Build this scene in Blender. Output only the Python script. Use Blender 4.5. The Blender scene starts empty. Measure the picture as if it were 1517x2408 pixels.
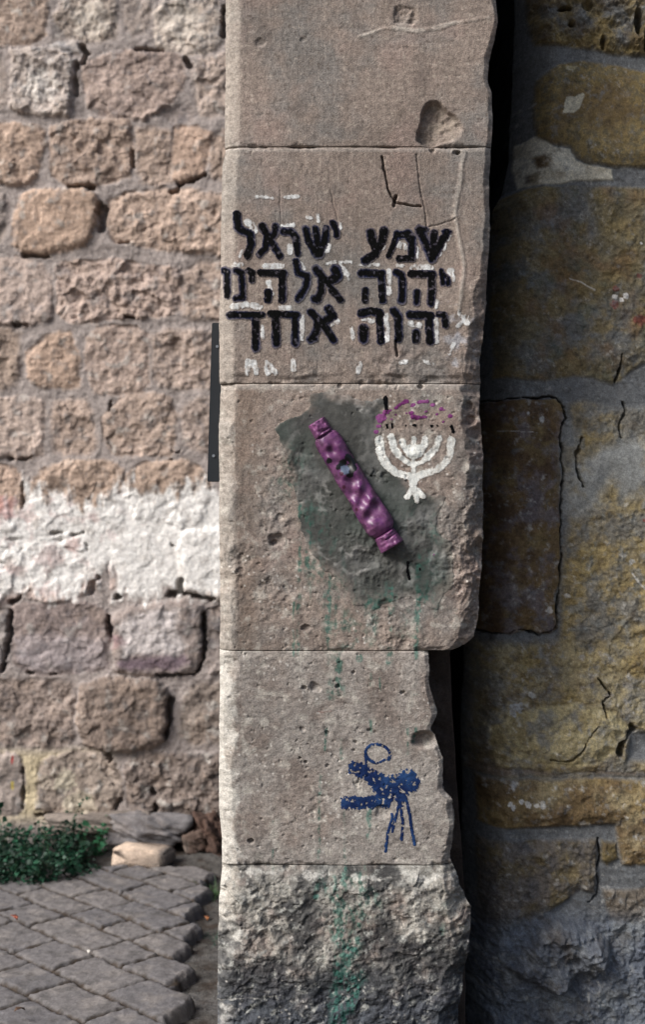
import bpy, math, random
import numpy as np
R = math.radians

# ------------------------------------------------------------------ camera, sky, sun, exposure
sc = bpy.context.scene
CAM_D, CAM_H, HOR = 3.9, 1.70, 1100.0       # camera distance to the pillar face, eye height, horizon row (photo 1517 x 2408)
MM = 36.0 / 50.0 / 2408.0
cam_d = bpy.data.cameras.new('camera')
cam_d.lens = 50; cam_d.sensor_fit = 'VERTICAL'; cam_d.sensor_height = 36; cam_d.sensor_width = 22.7
cam_d.shift_y = -104.0 / 2408.0
cam_d.clip_start = 0.1; cam_d.clip_end = 300
cam_d.dof.use_dof = True; cam_d.dof.focus_distance = CAM_D; cam_d.dof.aperture_fstop = 2.7
cam = bpy.data.objects.new('camera', cam_d); sc.collection.objects.link(cam)
cam.location = (0, -CAM_D, CAM_H); cam.rotation_euler = (R(90), 0, 0)
sc.camera = cam

SUN_AZ, SUN_EL = 58.0, 40.0                 # degrees left of the direction behind the camera / above the horizon
w = bpy.data.worlds.new('World'); sc.world = w; w.use_nodes = True
nt = w.node_tree; nt.nodes.clear()
sky = nt.nodes.new('ShaderNodeTexSky'); sky.sky_type = 'NISHITA'; sky.sun_disc = False
sky.sun_elevation = R(SUN_EL); sky.sun_rotation = R(180 + SUN_AZ); sky.dust_density = 4.0; sky.air_density = 1.0
bg = nt.nodes.new('ShaderNodeBackground'); bg.inputs['Strength'].default_value = 0.05
wo = nt.nodes.new('ShaderNodeOutputWorld')
nt.links.new(sky.outputs[0], bg.inputs[0]); nt.links.new(bg.outputs[0], wo.inputs[0])
sl = bpy.data.lights.new('sun', 'SUN'); sl.energy = 2.2; sl.angle = R(32); sl.color = (1.0, 0.985, 0.965)
so = bpy.data.objects.new('sun', sl); sc.collection.objects.link(so)
so.rotation_euler = (R(90 - SUN_EL), 0, R(-SUN_AZ)); so.location = (-3, -3, 6)
sc.view_settings.view_transform = 'Standard'; sc.view_settings.look = 'None'
sc.view_settings.gamma = 1; sc.view_settings.exposure = 1.06
sc.view_settings.use_curve_mapping = False

# ------------------------------------------------------------------ numeric helpers
random.seed(4)
def px2w(u, v, Y):
    """photo position at depth Y -> world x, z"""
    s = MM * (CAM_D + Y)
    return (u - 758.5) * s, CAM_H + (HOR - v) * s
def ground_pt(u, v, z=0.0):
    d = (CAM_H - z) / ((v - HOR) * MM)
    return (u - 758.5) * MM * d, d - CAM_D
def lin(*c):
    c = np.array(c, float) / 255.0
    return np.where(c <= 0.04045, c / 12.92, ((c + 0.055) / 1.055) ** 2.4)
def sst(a, b, x):
    t = np.clip((x - a) / (b - a), 0, 1); return t * t * (3 - 2 * t)
def mix(a, b, m):
    return a + (b - a) * m[..., None]
_P = {}
def _tab(seed):
    if seed not in _P:
        r = np.random.default_rng(1000 + seed)
        p = r.permutation(512); a = r.random(512) * 2 * np.pi
        _P[seed] = (np.concatenate([p, p]), np.cos(a), np.sin(a), r.random((512, 2)))
    return _P[seed]
def perlin(x, y, seed=0):
    p, gx, gy, _ = _tab(seed)
    xi = np.floor(x).astype(np.int64); yi = np.floor(y).astype(np.int64)
    fx = x - xi; fy = y - yi
    sx = fx * fx * fx * (fx * (fx * 6 - 15) + 10); sy = fy * fy * fy * (fy * (fy * 6 - 15) + 10)
    xi &= 511; yi &= 511; xj = (xi + 1) & 511; yj = (yi + 1) & 511
    def g(ix, iy, dx, dy):
        h = p[p[ix] + iy]; return gx[h] * dx + gy[h] * dy
    a = g(xi, yi, fx, fy); b = g(xj, yi, fx - 1, fy); c = g(xi, yj, fx, fy - 1); d = g(xj, yj, fx - 1, fy - 1)
    return ((a + (b - a) * sx) * (1 - sy) + (c + (d - c) * sx) * sy) * 1.5
def fbm(x, y, f, o=4, seed=0, gain=0.5):
    s = 0; a = 1.0; t = 0
    for i in range(o):
        s = s + a * perlin(x * f + 17.3 * i, y * f - 9.1 * i, seed + i); t += a; a *= gain; f *= 2.03
    return s / t
def ridged(x, y, f, o=3, seed=0):
    s = 0; a = 1.0; t = 0
    for i in range(o):
        s = s + a * (1 - 2 * np.abs(perlin(x * f, y * f, seed + i))); t += a; a *= 0.5; f *= 2.1
    return s / t
def worley(x, y, f, seed=0):
    p, _, _, rr = _tab(seed)
    x = x * f; y = y * f
    xi = np.floor(x).astype(np.int64); yi = np.floor(y).astype(np.int64)
    best = np.full(x.shape, 9.0); bid = np.zeros(x.shape)
    for dx in (-1, 0, 1):
        for dy in (-1, 0, 1):
            h = p[p[(xi + dx) & 511] + ((yi + dy) & 511)]
            q = rr[h]
            d = np.hypot(xi + dx + q[..., 0] - x, yi + dy + q[..., 1] - y)
            m = d < best; best = np.where(m, d, best); bid = np.where(m, h / 512.0, bid)
    return best, bid
def seg_d(U, V, pts):
    d = np.full(U.shape, 1e6)
    for (x0, y0), (x1, y1) in zip(pts[:-1], pts[1:]):
        ex, ey = x1 - x0, y1 - y0; L = ex * ex + ey * ey + 1e-9
        t = np.clip(((U - x0) * ex + (V - y0) * ey) / L, 0, 1)
        d = np.minimum(d, np.hypot(U - x0 - t * ex, V - y0 - t * ey))
    return d
def boxed(U, V, pts, pad):
    """row/column window of the (nearly regular) grid that holds pts"""
    a = np.array(pts); x0, y0 = a.min(0) - pad; x1, y1 = a.max(0) + pad
    rows = np.where((V.max(1) >= y0) & (V.min(1) <= y1))[0]; cols = np.where((U.max(0) >= x0) & (U.min(0) <= x1))[0]
    if len(rows) == 0 or len(cols) == 0: return None
    return slice(rows[0], rows[-1] + 1), slice(cols[0], cols[-1] + 1)
def stroke(U, V, pts, w, out=None):
    """signed distance (negative inside) of a brush stroke"""
    if out is None: out = np.full(U.shape, 999.0)
    b = boxed(U, V, pts, w + 40)
    if b: out[b] = np.minimum(out[b], seg_d(U[b], V[b], pts if len(pts) > 1 else [pts[0], (pts[0][0] + .01, pts[0][1])]) - w / 2)
    return out
def poly_sd(U, V, pts):
    """positive inside"""
    d = seg_d(U, V, list(pts) + [pts[0]])
    ins = np.zeros(U.shape, bool); n = len(pts)
    for i in range(n):
        x0, y0 = pts[i]; x1, y1 = pts[(i + 1) % n]
        if y0 == y1: continue
        c = ((y0 > V) != (y1 > V)) & (U < (x1 - x0) * (V - y0) / (y1 - y0) + x0); ins ^= c
    return np.where(ins, d, -d)
def blob(U, V, cx, cy, rx, ry=None):
    ry = ry or rx
    return 1 - np.hypot((U - cx) / rx, (V - cy) / ry)     # 1 at centre, 0 at rim

# ------------------------------------------------------------------ object helpers
col = sc.collection
def tag(o, label=None, cat=None, group=None, kind=None):
    if label: o['label'] = label
    if cat: o['category'] = cat
    if group: o['group'] = group
    if kind: o['kind'] = kind
    return o
def empty(name, loc=(0, 0, 0)):
    o = bpy.data.objects.new(name, None); col.objects.link(o); o.location = loc; o.empty_display_size = 0.1; return o
def link_mesh(name, me, mat, parent=None, smooth=True):
    me.materials.append(mat)
    if smooth: me.polygons.foreach_set('use_smooth', np.ones(len(me.polygons), bool))
    o = bpy.data.objects.new(name, me); col.objects.link(o)
    if parent is not None:
        o.parent = parent
        if parent.type == 'EMPTY':
            o.matrix_parent_inverse = parent.matrix_basis.inverted()
    return o
def raw_mesh(name, verts, quads, cols=None):
    me = bpy.data.meshes.new(name)
    nv, nf = len(verts), len(quads)
    me.vertices.add(nv); me.vertices.foreach_set('co', np.asarray(verts, np.float32).ravel())
    me.loops.add(nf * 4); me.loops.foreach_set('vertex_index', np.asarray(quads, np.int32).ravel())
    me.polygons.add(nf); me.polygons.foreach_set('loop_start', np.arange(0, nf * 4, 4, dtype=np.int32))
    me.update(calc_edges=True)
    if cols is not None:
        ca = me.color_attributes.new('Col', 'FLOAT_COLOR', 'POINT')
        c4 = np.ones((nv, 4), np.float32); c4[:, :3] = np.clip(cols, 0.003, 0.9)
        ca.data.foreach_set('color', c4.ravel())
    return me
def grid_quads(nr, nc, mask=None):
    i = np.arange(nr * nc).reshape(nr, nc)
    q = np.stack([i[:-1, :-1], i[1:, :-1], i[1:, 1:], i[:-1, 1:]], -1)
    return q[mask] if mask is not None else q.reshape(-1, 4)
def grid_obj(name, X, Y, Z, C, mat, parent=None, mask=None, extra=None):
    nr, nc = X.shape
    q = grid_quads(nr, nc, mask)
    P = np.stack([X, Y, Z], -1).reshape(-1, 3); K = C.reshape(-1, 3)
    if mask is not None:
        used, inv = np.unique(q, return_inverse=True); q = inv.reshape(-1, 4); P = P[used]; K = K[used]
    if extra is not None:
        ev, eq, ec = extra; q = np.concatenate([q, eq]); P = np.concatenate([P, ev]); K = np.concatenate([K, ec])
    return link_mesh(name, raw_mesh(name, P, q, K), mat, parent)

# ------------------------------------------------------------------ materials
def vmat(name, rough=0.9, grain=420.0, grain_amt=0.22, bump=0.35, bdist=0.002, comb=0.0, spec=0.25, mid=90.0):
    m = bpy.data.materials.new(name); m.use_nodes = True
    t = m.node_tree; N = t.nodes; Lk = t.links.new
    b = N['Principled BSDF']; b.inputs['Roughness'].default_value = rough
    b.inputs['Specular IOR Level'].default_value = spec
    at = N.new('ShaderNodeAttribute'); at.attribute_name = 'Col'
    tc = N.new('ShaderNodeTexCoord')
    n1 = N.new('ShaderNodeTexNoise'); n1.inputs['Scale'].default_value = grain; n1.inputs['Detail'].default_value = 3; n1.inputs['Roughness'].default_value = 0.65
    n2 = N.new('ShaderNodeTexNoise'); n2.inputs['Scale'].default_value = mid; n2.inputs['Detail'].default_value = 5; n2.inputs['Roughness'].default_value = 0.6
    Lk(tc.outputs['Object'], n1.inputs['Vector']); Lk(tc.outputs['Object'], n2.inputs['Vector'])
    mr = N.new('ShaderNodeMapRange'); mr.inputs[1].default_value = 0.3; mr.inputs[2].default_value = 0.7
    mr.inputs[3].default_value = 1 - grain_amt; mr.inputs[4].default_value = 1 + grain_amt
    Lk(n1.outputs['Fac'], mr.inputs[0])
    mr2 = N.new('ShaderNodeMapRange'); mr2.inputs[1].default_value = 0.3; mr2.inputs[2].default_value = 0.7
    mr2.inputs[3].default_value = 1 - grain_amt * 0.8; mr2.inputs[4].default_value = 1 + grain_amt * 0.8
    Lk(n2.outputs['Fac'], mr2.inputs[0])
    mu = N.new('ShaderNodeMath'); mu.operation = 'MULTIPLY'; Lk(mr.outputs[0], mu.inputs[0]); Lk(mr2.outputs[0], mu.inputs[1])
    vm = N.new('ShaderNodeVectorMath'); vm.operation = 'SCALE'; Lk(at.outputs['Color'], vm.inputs[0]); Lk(mu.outputs[0], vm.inputs['Scale'])
    Lk(vm.outputs[0], b.inputs['Base Color'])
    ad = N.new('ShaderNodeMath'); ad.operation = 'ADD'; Lk(n1.outputs['Fac'], ad.inputs[0]); Lk(n2.outputs['Fac'], ad.inputs[1])
    h = ad.outputs[0]
    if comb:
        wv = N.new('ShaderNodeTexWave'); wv.wave_type = 'BANDS'; wv.bands_direction = 'X'
        wv.inputs['Scale'].default_value = 52; wv.inputs['Distortion'].default_value = 5; wv.inputs['Detail'].default_value = 3; wv.inputs['Detail Scale'].default_value = 1.4
        Lk(tc.outputs['Object'], wv.inputs['Vector'])
        sc_ = N.new('ShaderNodeMath'); sc_.operation = 'MULTIPLY'; sc_.inputs[1].default_value = comb; Lk(wv.outputs['Fac'], sc_.inputs[0])
        a2 = N.new('ShaderNodeMath'); a2.operation = 'ADD'; Lk(h, a2.inputs[0]); Lk(sc_.outputs[0], a2.inputs[1]); h = a2.outputs[0]
    bp = N.new('ShaderNodeBump'); bp.inputs['Strength'].default_value = bump; bp.inputs['Distance'].default_value = bdist
    Lk(h, bp.inputs['Height']); Lk(bp.outputs[0], b.inputs['Normal'])
    return m
M_pillar = vmat('dressed_limestone', comb=0.04, bump=0.6, bdist=0.003, grain=260, grain_amt=0.30, mid=80)
M_rubble = vmat('rubble_limestone', grain=150, mid=45, bump=0.6, bdist=0.006, grain_amt=0.26)
M_gate = vmat('stained_limestone', grain=230, mid=60, bump=0.6, bdist=0.004, grain_amt=0.28)
M_ground = vmat('dirt', grain=140, mid=35, bump=0.7, bdist=0.008, grain_amt=0.3)
M_pave = vmat('worn_paving_stone', grain=120, mid=40, bump=0.5, bdist=0.005, rough=0.8)
M_paint = vmat('brushed_paint', rough=0.75, grain=380, grain_amt=0.25, bump=0.5, bdist=0.0015, spec=0.06)
M_cement = vmat('cement', grain=300, mid=40, grain_amt=0.16, bump=0.35, bdist=0.002)
M_purple = vmat('purple_metal_paint', rough=0.42, grain=200, mid=40, grain_amt=0.08, bump=0.08, bdist=0.001, spec=0.6)
M_metal = vmat('dark_painted_metal', rough=0.5, grain=200, mid=20, grain_amt=0.1, bump=0.05, bdist=0.001, spec=0.5)
M_leaf = vmat('weed_leaf', rough=0.55, grain=60, mid=20, grain_amt=0.2, bump=0.1, spec=0.4)
# ------------------------------------------------------------------ the pillar (gate jamb), face at Y = 0
S0 = MM * CAM_D                                   # metres per photo unit on the pillar face
K7 = .4668                                        # photo units per zoomed pixel of the close views used for measuring
def c5(x, y): return (472.2 + x * K7, y * K7)
def c6(x, y): return (472.2 + x * K7, 809.4 + y * K7)
def c7(x, y): return (472.2 + x * K7, 1483.9 + y * K7)
def ct(x, y): return (512.6 + x * .3913, 485.6 + y * .3913)
def cm(x, y): return (674.5 + x * .2846, 917.3 + y * .2846)
LE = np.array([(-200, 531), (0, 529), (160, 529), (300, 527), (346, 527), (352, 529), (388, 521), (470, 519), (700, 516), (770, 513), (860, 514), (900, 515),
               (906, 517), (1000, 512), (1280, 514), (1420, 516), (1530, 514), (1620, 515), (1900, 512), (1975, 520), (2025, 520), (2140, 512), (2408, 509), (2700, 506)])
RE = np.array([(-200, 1168), (0, 1168), (50, 1172), (90, 1166), (140, 1152), (180, 1149), (192, 1150), (215, 1158), (300, 1160), (350, 1156), (450, 1152), (550, 1154), (650, 1148),
               (750, 1141), (800, 1138), (850, 1133), (900, 1136), (950, 1130), (1033, 1139), (1183, 1141), (1323, 1138), (1393, 1132), (1460, 1127), (1500, 1119), (1518, 1098),
               (1530, 1068), (1531, 1008), (1601, 1011), (1680, 1028), (1706, 1016), (1717, 1013), (1731, 1027), (1787, 1042), (1857, 1044), (1881, 1064), (1941, 1070), (2021, 1060),
               (2044, 1069), (2091, 1084), (2137, 1111), (2231, 1105), (2371, 1084), (2408, 1079), (2600, 1086), (2700, 1086)])
JV = [346.5, 902.0, 1530.0, 2034.0]
step = 0.0021 / S0
vr = np.concatenate([np.arange(-900, -10, step * 8), np.arange(-10, 2420, step), np.arange(2421, 2590, step * 3)])
nf = 372
tt = np.linspace(0, 1, nf)
Vr = np.repeat(vr[:, None], nf, 1)
zz_ = vr * S0
Lv = np.interp(vr, LE[:, 0], LE[:, 1]) + 2.2 * fbm(zz_, zz_ * 0 + 3.1, 9, 4, 3) + 1.2 * fbm(zz_, zz_ * 0 + 8.1, 50, 2, 4)
rr_ = np.interp(vr, RE[:, 0], RE[:, 1])
ra = np.interp(vr, [0, 700, 800, 1500, 1540, 2600], [2.5, 3, 5, 5, 6, 8])
Rv = rr_ + ra * fbm(zz_, zz_ * 0 + 1.7, 14, 5, 5, 0.65)
U = Lv[:, None] + (Rv - Lv)[:, None] * tt[None, :]
V = Vr
x = U * S0; y = V * S0                            # metres on the face, for the noises
blk = np.searchsorted(JV, V)                      # 0..4
jn = 4.0 * fbm(x, y * 0, 5, 5, 11, .6)
dl = (U - Lv[:, None]) * S0; dr = (Rv[:, None] - U) * S0
# relief (positive towards the camera)
H = 0.0022 * fbm(x, y, 4, 3, 20) + 0.0009 * fbm(x, y, 30, 3, 21)
rough3 = ((blk == 2) * 1.0) * (0.55 + 0.9 * sst(950, 1250, V)) + (blk == 1) * (sst(760, 880, V) * 1.0 + sst(1060, 1120, U) * sst(620, 720, V))
rough3 = rough3 * (0.45 + 1.1 * sst(-0.2, 0.4, fbm(x, y, 5, 3, 22)))
rough3 = rough3 * (1 + 1.0 * sst(0.12, 0.0, dr))
H += rough3 * (0.0045 * fbm(x, y, 22, 5, 23, 0.6) + 0.003 * ridged(x, y, 14, 3, 25) - 0.002)
rough4 = (blk == 3) * 1.0
H += rough4 * (0.0016 * fbm(x, y * 1.8, 40, 4, 28, 0.65) + 0.0015 * fbm(x, y, 9, 3, 29))
rough5 = (blk == 4) * sst(2036, 2085, V + 14 * fbm(x, y, 7, 3, 34))
xr, yr = x * 0.82 - y * 0.57, x * 0.57 + y * 0.82
wx5 = xr + .03 * fbm(x, y, 9, 3, 36); wy5 = yr + .03 * fbm(x, y, 9, 3, 37)
w5, i5 = worley(wx5 * .8, wy5 * 1.25, 15, 35)
H5 = 0.010 * (i5 - .5) * sst(.7, .4, w5) + 0.020 * fbm(x, y, 7, 6, 33, 0.62) + 0.006 * ridged(wx5 * .8, wy5 * 1.3, 15, 5, 30) - 0.008 * sst(.1, .6, fbm(wx5, wy5, 26, 4, 39, .6))
H += rough5 * (H5 * .85 + .004 * fbm(x, y, 45, 3, 89) + 0.010)
wd, wid = worley(x + 0.03 * fbm(x, y, 20, 3, 40), y * 1.3 + 0.03 * fbm(x, y, 20, 3, 41), 16, 42)
H -= (blk >= 2) * (wid > 0.8) * 0.006 * sst(0.5, 0.05, wd + .9 * np.abs(fbm(x, y, 35, 3, 48))) * sst(-0.05, 0.35, fbm(x, y, 4, 2, 43))
wd, wid = worley(x + .008 * fbm(x, y, 60, 2, 49), y * 1.2, 45, 44)
H -= (wid > 0.88) * (0.0008 + 0.0022 * (blk >= 2)) * sst(0.4, 0.1, wd + .5 * np.abs(fbm(x, y, 90, 2, 45)))
# horizontal and comb tooling marks cut into the blocks
H += 0.0006 * ((blk == 3) | (blk == 0)) * fbm(x * 0.25, y, 60, 3, 46) + 0.00045 * (blk < 2) * fbm(x, y * 0.3, 110, 2, 47)
# left chamfer and worn arrises
cw = 0.042 + 0.010 * fbm(x * 0, y, 6, 4, 50) + 0.012 * (blk == 4)
cw = cw * (1 + (blk >= 2) * 1.1 * fbm(x * .6, y, 8, 4, 54))
H -= np.clip(cw - dl, 0, 1) ** 1.25 * 2.0 * (0.50 + 0.12 * (blk >= 2)) * (1 + 0.5 * fbm(x, y, 18, 4, 51))
H -= np.clip(0.012 - dl, 0, 1) * 0.7
rw = np.interp(V, [0, 330, 600, 720, 900, 1500, 1540, 2000, 2050, 2500], [.014, .014, .02, .035, .05, .05, .012, .016, .05, .06]) * (1 + 0.8 * fbm(x * 0, y, 9, 4, 52))
H -= np.clip(rw - dr, 0, 1) * (0.7 + 0.5 * fbm(x, y, 20, 3, 53))
# joints
for k, jv in enumerate(JV):
    dj = np.abs(V - jv - jn * (0.8 if k < 3 else 1.6)) * S0
    H -= (0.007, 0.006, 0.0022, 0.006)[k] * sst(0.0055, 0.0012, dj) * ((.1, .05, .15, 0)[k] + (.9, .95, .85, 1)[k] * sst(-0.2, 0.3, fbm(x, y * 0, 9, 3, 60 + k)))
    ch = sst(0.012, 0.0, dj - .008 * fbm(x, y, 30, 3, 83 + k)) * sst(.05, .35, fbm(x, y * .5, 13, 4, 87 + k))
    H -= (.006, .008, .006, .009)[k] * ch
# loose broken strip above the second joint
H -= 0.010 * sst(0.0, 0.012, (V - (880 + 9 * fbm(x, y * 0, 7, 4, 64))) * S0) * sst(905, 896, V) * sst(-0.3, 0.2, fbm(x, y, 6, 3, 65)) * sst(520, 600, U)
def groove(pts, wmm, dep, jit=3):
    global H
    b = boxed(U, V, pts, 30)
    if not b: return
    u2 = U[b] + jit * fbm(x[b], y[b], 40, 3, 70); v2 = V[b] + jit * fbm(x[b], y[b], 40, 3, 71)
    d = seg_d(u2, v2, pts) * S0
    H[b] -= dep * sst(wmm, wmm * 0.3, d)
P5 = lambda l: [c5(*p) for p in l]
groove(P5([(915, 790), (925, 850), (935, 900), (945, 950), (962, 990), (990, 1022), (1050, 1032), (1112, 1040)]), 0.0040, 0.016)
groove(P5([(985, 990), (975, 1035)]), 0.006, 0.02)
groove(P5([(1090, 780), (1100, 900), (1105, 950), (1130, 1050), (1140, 1140)]), 0.003, 0.004)
groove(P5([(400, 940), (402, 1150)]), 0.0025, 0.002)
groove(P5([(655, 960), (690, 1110)]), 0.0025, 0.002)
groove(P5([(985, 1720), (990, 1790)]), 0.005, 0.014)
groove(P5([(1285, 1100), (1210, 1130), (1145, 1145)]), 0.003, 0.003)
# raised plaster fillet along the right of the inscription
n_w = fbm(x, y, 16, 4, 68)
rd = seg_d(U + 4 * fbm(x, y, 20, 3, 72), V, P5([(1325, 770), (1312, 900), (1292, 1000), (1282, 1100), (1312, 1250), (1330, 1350), (1312, 1480), (1300, 1560)])) * S0
H += 0.0022 * sst(0.011, 0.002, rd + .006 * n_w) 
ra_ = seg_d(U, V + 3 * fbm(x, y, 25, 3, 73), P5([(800, 190), (930, 140), (1090, 155), (1180, 145), (1280, 115), (1450, 90)])) * S0
H += 0.0018 * sst(0.008, 0.001, ra_ + .006 * n_w)
H -= 0.006 * sst(0, 10, poly_sd(U + 5 * fbm(x, y, 25, 3, 74), V + 5 * fbm(x, y, 25, 3, 75), P5([(965, 30), (1000, 15), (1090, 40), (1098, 110), (1070, 140), (970, 120)]))) * (1 + 1.2 * fbm(x, y, 45, 3, 76))
# shell-shaped chip
bx, by = c5(1198, 635)
ang = np.arctan2(V - by, U - bx)
rad = np.hypot(U - bx, V - by) / (52 * (1 + 0.16 * np.sin(3 * ang + 1) + 0.13 * fbm(np.cos(ang), np.sin(ang), 1.5, 3, 77)))
H -= sst(1.05, 0.86, rad) * np.clip(0.013 + 0.010 * np.clip(1 - rad, 0, 1) - .009 * (U - bx) / 52 - .004 * (V - by) / 52 + 0.009 * ridged(x, y, 13, 4, 78) + .005 * fbm(x, y, 40, 3, 79), .001, 1)
for (px_, py_, r_, d_, f) in [(300, 215, 16, .005, c5), (515, 200, 8, .003, c5), (1170, 757, 9, .012, c5), (1290, 768, 11, .008, c5), (1300, 768, 8, .01, c5),
        (380, 985, 22, .014, c6), (365, 1000, 12, .01, c6), (530, 1430, 14, .009, c6), (400, 870, 14, .006, c6), (1350, 310, 16, .014, c6), (1365, 380, 17, .016, c6), (1385, 450, 24, .010, c6), (930, 1310, 20, .006, c6), (200, 1140, 12, .006, c6), (1110, 215, 9, .01, c6), (700, 210, 8, .006, c6),
        (522, 288, 8, .012, c7), (580, 288, 16, .006, c7), (690, 280, 7, .009, c7), (1018, 310, 8, .008, c7), (640, 512, 8, .007, c7), (500, 640, 5, .012, c7), (532, 660, 5, .010, c7), (512, 495, 8, .006, c7), (250, 1058, 9, .014, c7), (768, 205, 5, .009, c7), (850, 500, 6, .006, c7), (780, 560, 6, .006, c7), (770, 600, 5, .006, c7), (570, 280, 16, .005, c7), (640, 680, 6, .005, c7), (430, 1190, 10, .010, c7), (920, 910, 24, .007, c7)]:
    cx, cy = f(px_, py_)
    b = boxed(U, V, [(cx, cy)], r_ * 2)
    q = blob(U[b] + 4 * fbm(x[b], y[b], 50, 3, 79), V[b] + 4 * fbm(x[b], y[b], 50, 3, 80), cx, cy, r_, r_ * 0.8)
    H[b] -= d_ * sst(0, 0.55, q)
nb = blob(U + 5 * fbm(x, y, 30, 3, 81), V, *c7(1130, 548), 36, 24)
H -= 0.03 * sst(0, 0.6, nb)

# ---- colour of the stone
c_warm, c_grey, c_pink = lin(137, 126, 119), lin(123, 119, 116), lin(148, 131, 124)
n1 = fbm(x, y, 3.2, 4, 100); n2 = fbm(x, y, 14, 4, 101); n3 = fbm(x, y, 60, 3, 102)
C = np.zeros(U.shape + (3,)) + c_warm
C = mix(C, c_grey, sst(-0.25, 0.35, n1 + 0.5 * n2))
C = mix(C, c_pink, 0.7 * sst(0.05, 0.5, fbm(x, y, 5, 4, 104)) * (blk < 3))
C = mix(C, lin(156, 149, 143), 0.75 * (blk == 3) * sst(-0.5, 0.3, n2 + n1))
C = mix(C, lin(150, 147, 140), 0.75 * (blk == 4) * sst(-0.4, 0.2, n2 + 0.8 * n1))
C *= (1 + 0.16 * n2 + 0.16 * n3)[..., None]
C = mix(C, lin(108, 98, 90), 0.5 * sst(0.22, 0.5, fbm(x, y * 0.6, 7, 4, 105)) * (blk < 2))
n4 = fbm(x, y, 150, 2, 90); rnd_ = np.random.default_rng(9).random(U.shape) - .5
C *= (1 + .20 * n4 + .10 * rnd_ + .16 * fbm(x, y, 35, 3, 92))[..., None]
C = mix(C, lin(84, 74, 68), .55 * sst(.25, .55, fbm(x, y, 75, 3, 93) + .25 * n2))
C = mix(C, lin(176, 166, 156), .5 * sst(.25, .55, fbm(x, y, 60, 4, 94) - .2 * n1))
C = mix(C, lin(100, 92, 88), .45 * sst(.1, .5, fbm(x, y * .7, 9, 5, 95, .6)) * (blk != 4))
C *= (1 + .30 * fbm(x, y, 2.3, 3, 96))[..., None] * np.where((blk < 3)[..., None], np.array([1.03, 1.0, .965]), np.array([1.0, 1.0, .99]))
# brown dirty band next to the chamfer, chamfer colour lightened as if lit, whitish patches on lower blocks
C = mix(C, lin(112, 92, 76), 0.4 * sst(0.03, 0.06, dl) * sst(0.16, 0.07, dl) * (blk == 2) * sst(-0.3, 0.3, n1 + 0.4))
C = mix(C, lin(176, 168, 158), 0.5 * sst(0.055, 0.03, dl + 0.012 * n2))
C = mix(C, lin(196, 192, 184), 0.75 * sst(0.05, 0.03, dl + 0.085 * fbm(x, y, 8, 5, 106, .6)) * (blk >= 3))
C = mix(C, lin(190, 185, 175), 0.45 * sst(0.1, 0.45, fbm(x, y, 26, 4, 107)) * (blk >= 2))
C = mix(C, lin(186, 178, 168), 0.5 * sst(0.5, 0.0, rd / 0.016) + 0.6 * sst(0.009, 0.002, ra_) * sst(-.3, .2, n2))
C = mix(C, lin(178, 170, 162), 0.5 * sst(0.012, 0.003, np.abs(V - JV[1] - 8 + jn) * S0) + 0.35 * sst(0.008, 0.002, np.abs(V - JV[0] - 6) * S0) + .4 * sst(0.012, 0.002, np.abs(V - JV[2] - 12) * S0))
# dark grime and black crust on the rough foot block
foot = (blk == 4) * 1.0
C = mix(C, lin(50, 51, 54), 0.85 * foot * sst(-0.2, 0.22, fbm(x, y, 9, 5, 110, .6) + 0.45 * sst(2110, 2350, V) - 0.25 * sst(560, 530, U) - .12))
C = mix(C, lin(60, 74, 92), 0.35 * foot * sst(2230, 2408, V))
C = mix(C, lin(205, 203, 196), 0.7 * foot * sst(2330, 2150, V + 60 * n1) * sst(0.004, 0.022, H5 + 0.010 * fbm(x, y, 30, 3, 111)) )
C = mix(C, lin(210, 207, 200), 0.6 * foot * sst(0, 7, 7 - seg_d(U, V + 22 * fbm(x, y, 9, 4, 112), [c7(230, 1205), c7(520, 1225), c7(1000, 1245), c7(1290, 1225)]) + 26 * fbm(x, y, 16, 4, 113, .6) - 3))
C = mix(C, lin(225, 222, 214), 0.6 * foot * sst(0, 3, 2.5 + 6 * fbm(x, y, 20, 4, 97) - seg_d(U, V + 5 * fbm(x, y, 12, 3, 114), [c7(80, 1870), c7(200, 1850), c7(400, 1830)])))
C = mix(C, lin(52, 48, 46), 0.5 * sst(0.05, 0.5, fbm(x, y, 45, 4, 115)) * (blk == 3) * sst(0.05, 0.4, fbm(x, y, 5, 3, 116)))
C = mix(C, lin(200, 205, 215), 0.4 * sst(0.05, 0.5, fbm(x, y, 22, 4, 117)) * sst(1010, 1070, U) * sst(690, 720, V) * sst(900, 860, V))
# scattered pale flecks
wd, wid = worley(x, y, 70, 118)
C = mix(C, lin(215, 210, 202), 0.6 * (wid > 0.8) * sst(0.3, 0.12, wd) * (blk >= 2) * sst(-.1, .3, fbm(x, y, 6, 2, 119)))
C = mix(C, lin(168, 168, 162), .7 * foot * sst(.12, .4, fbm(xr, yr * 1.5, 26, 5, 98, .65)))
C = mix(C, lin(38, 40, 44), .7 * foot * sst(.15, .4, fbm(xr + 3, yr * 1.5, 22, 5, 99, .65) + .15 * sst(2100, 2300, V)))
C = mix(C, lin(168, 156, 140), .55 * sst(1.0, .8, rad) * sst(-.4, .3, n2))
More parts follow.
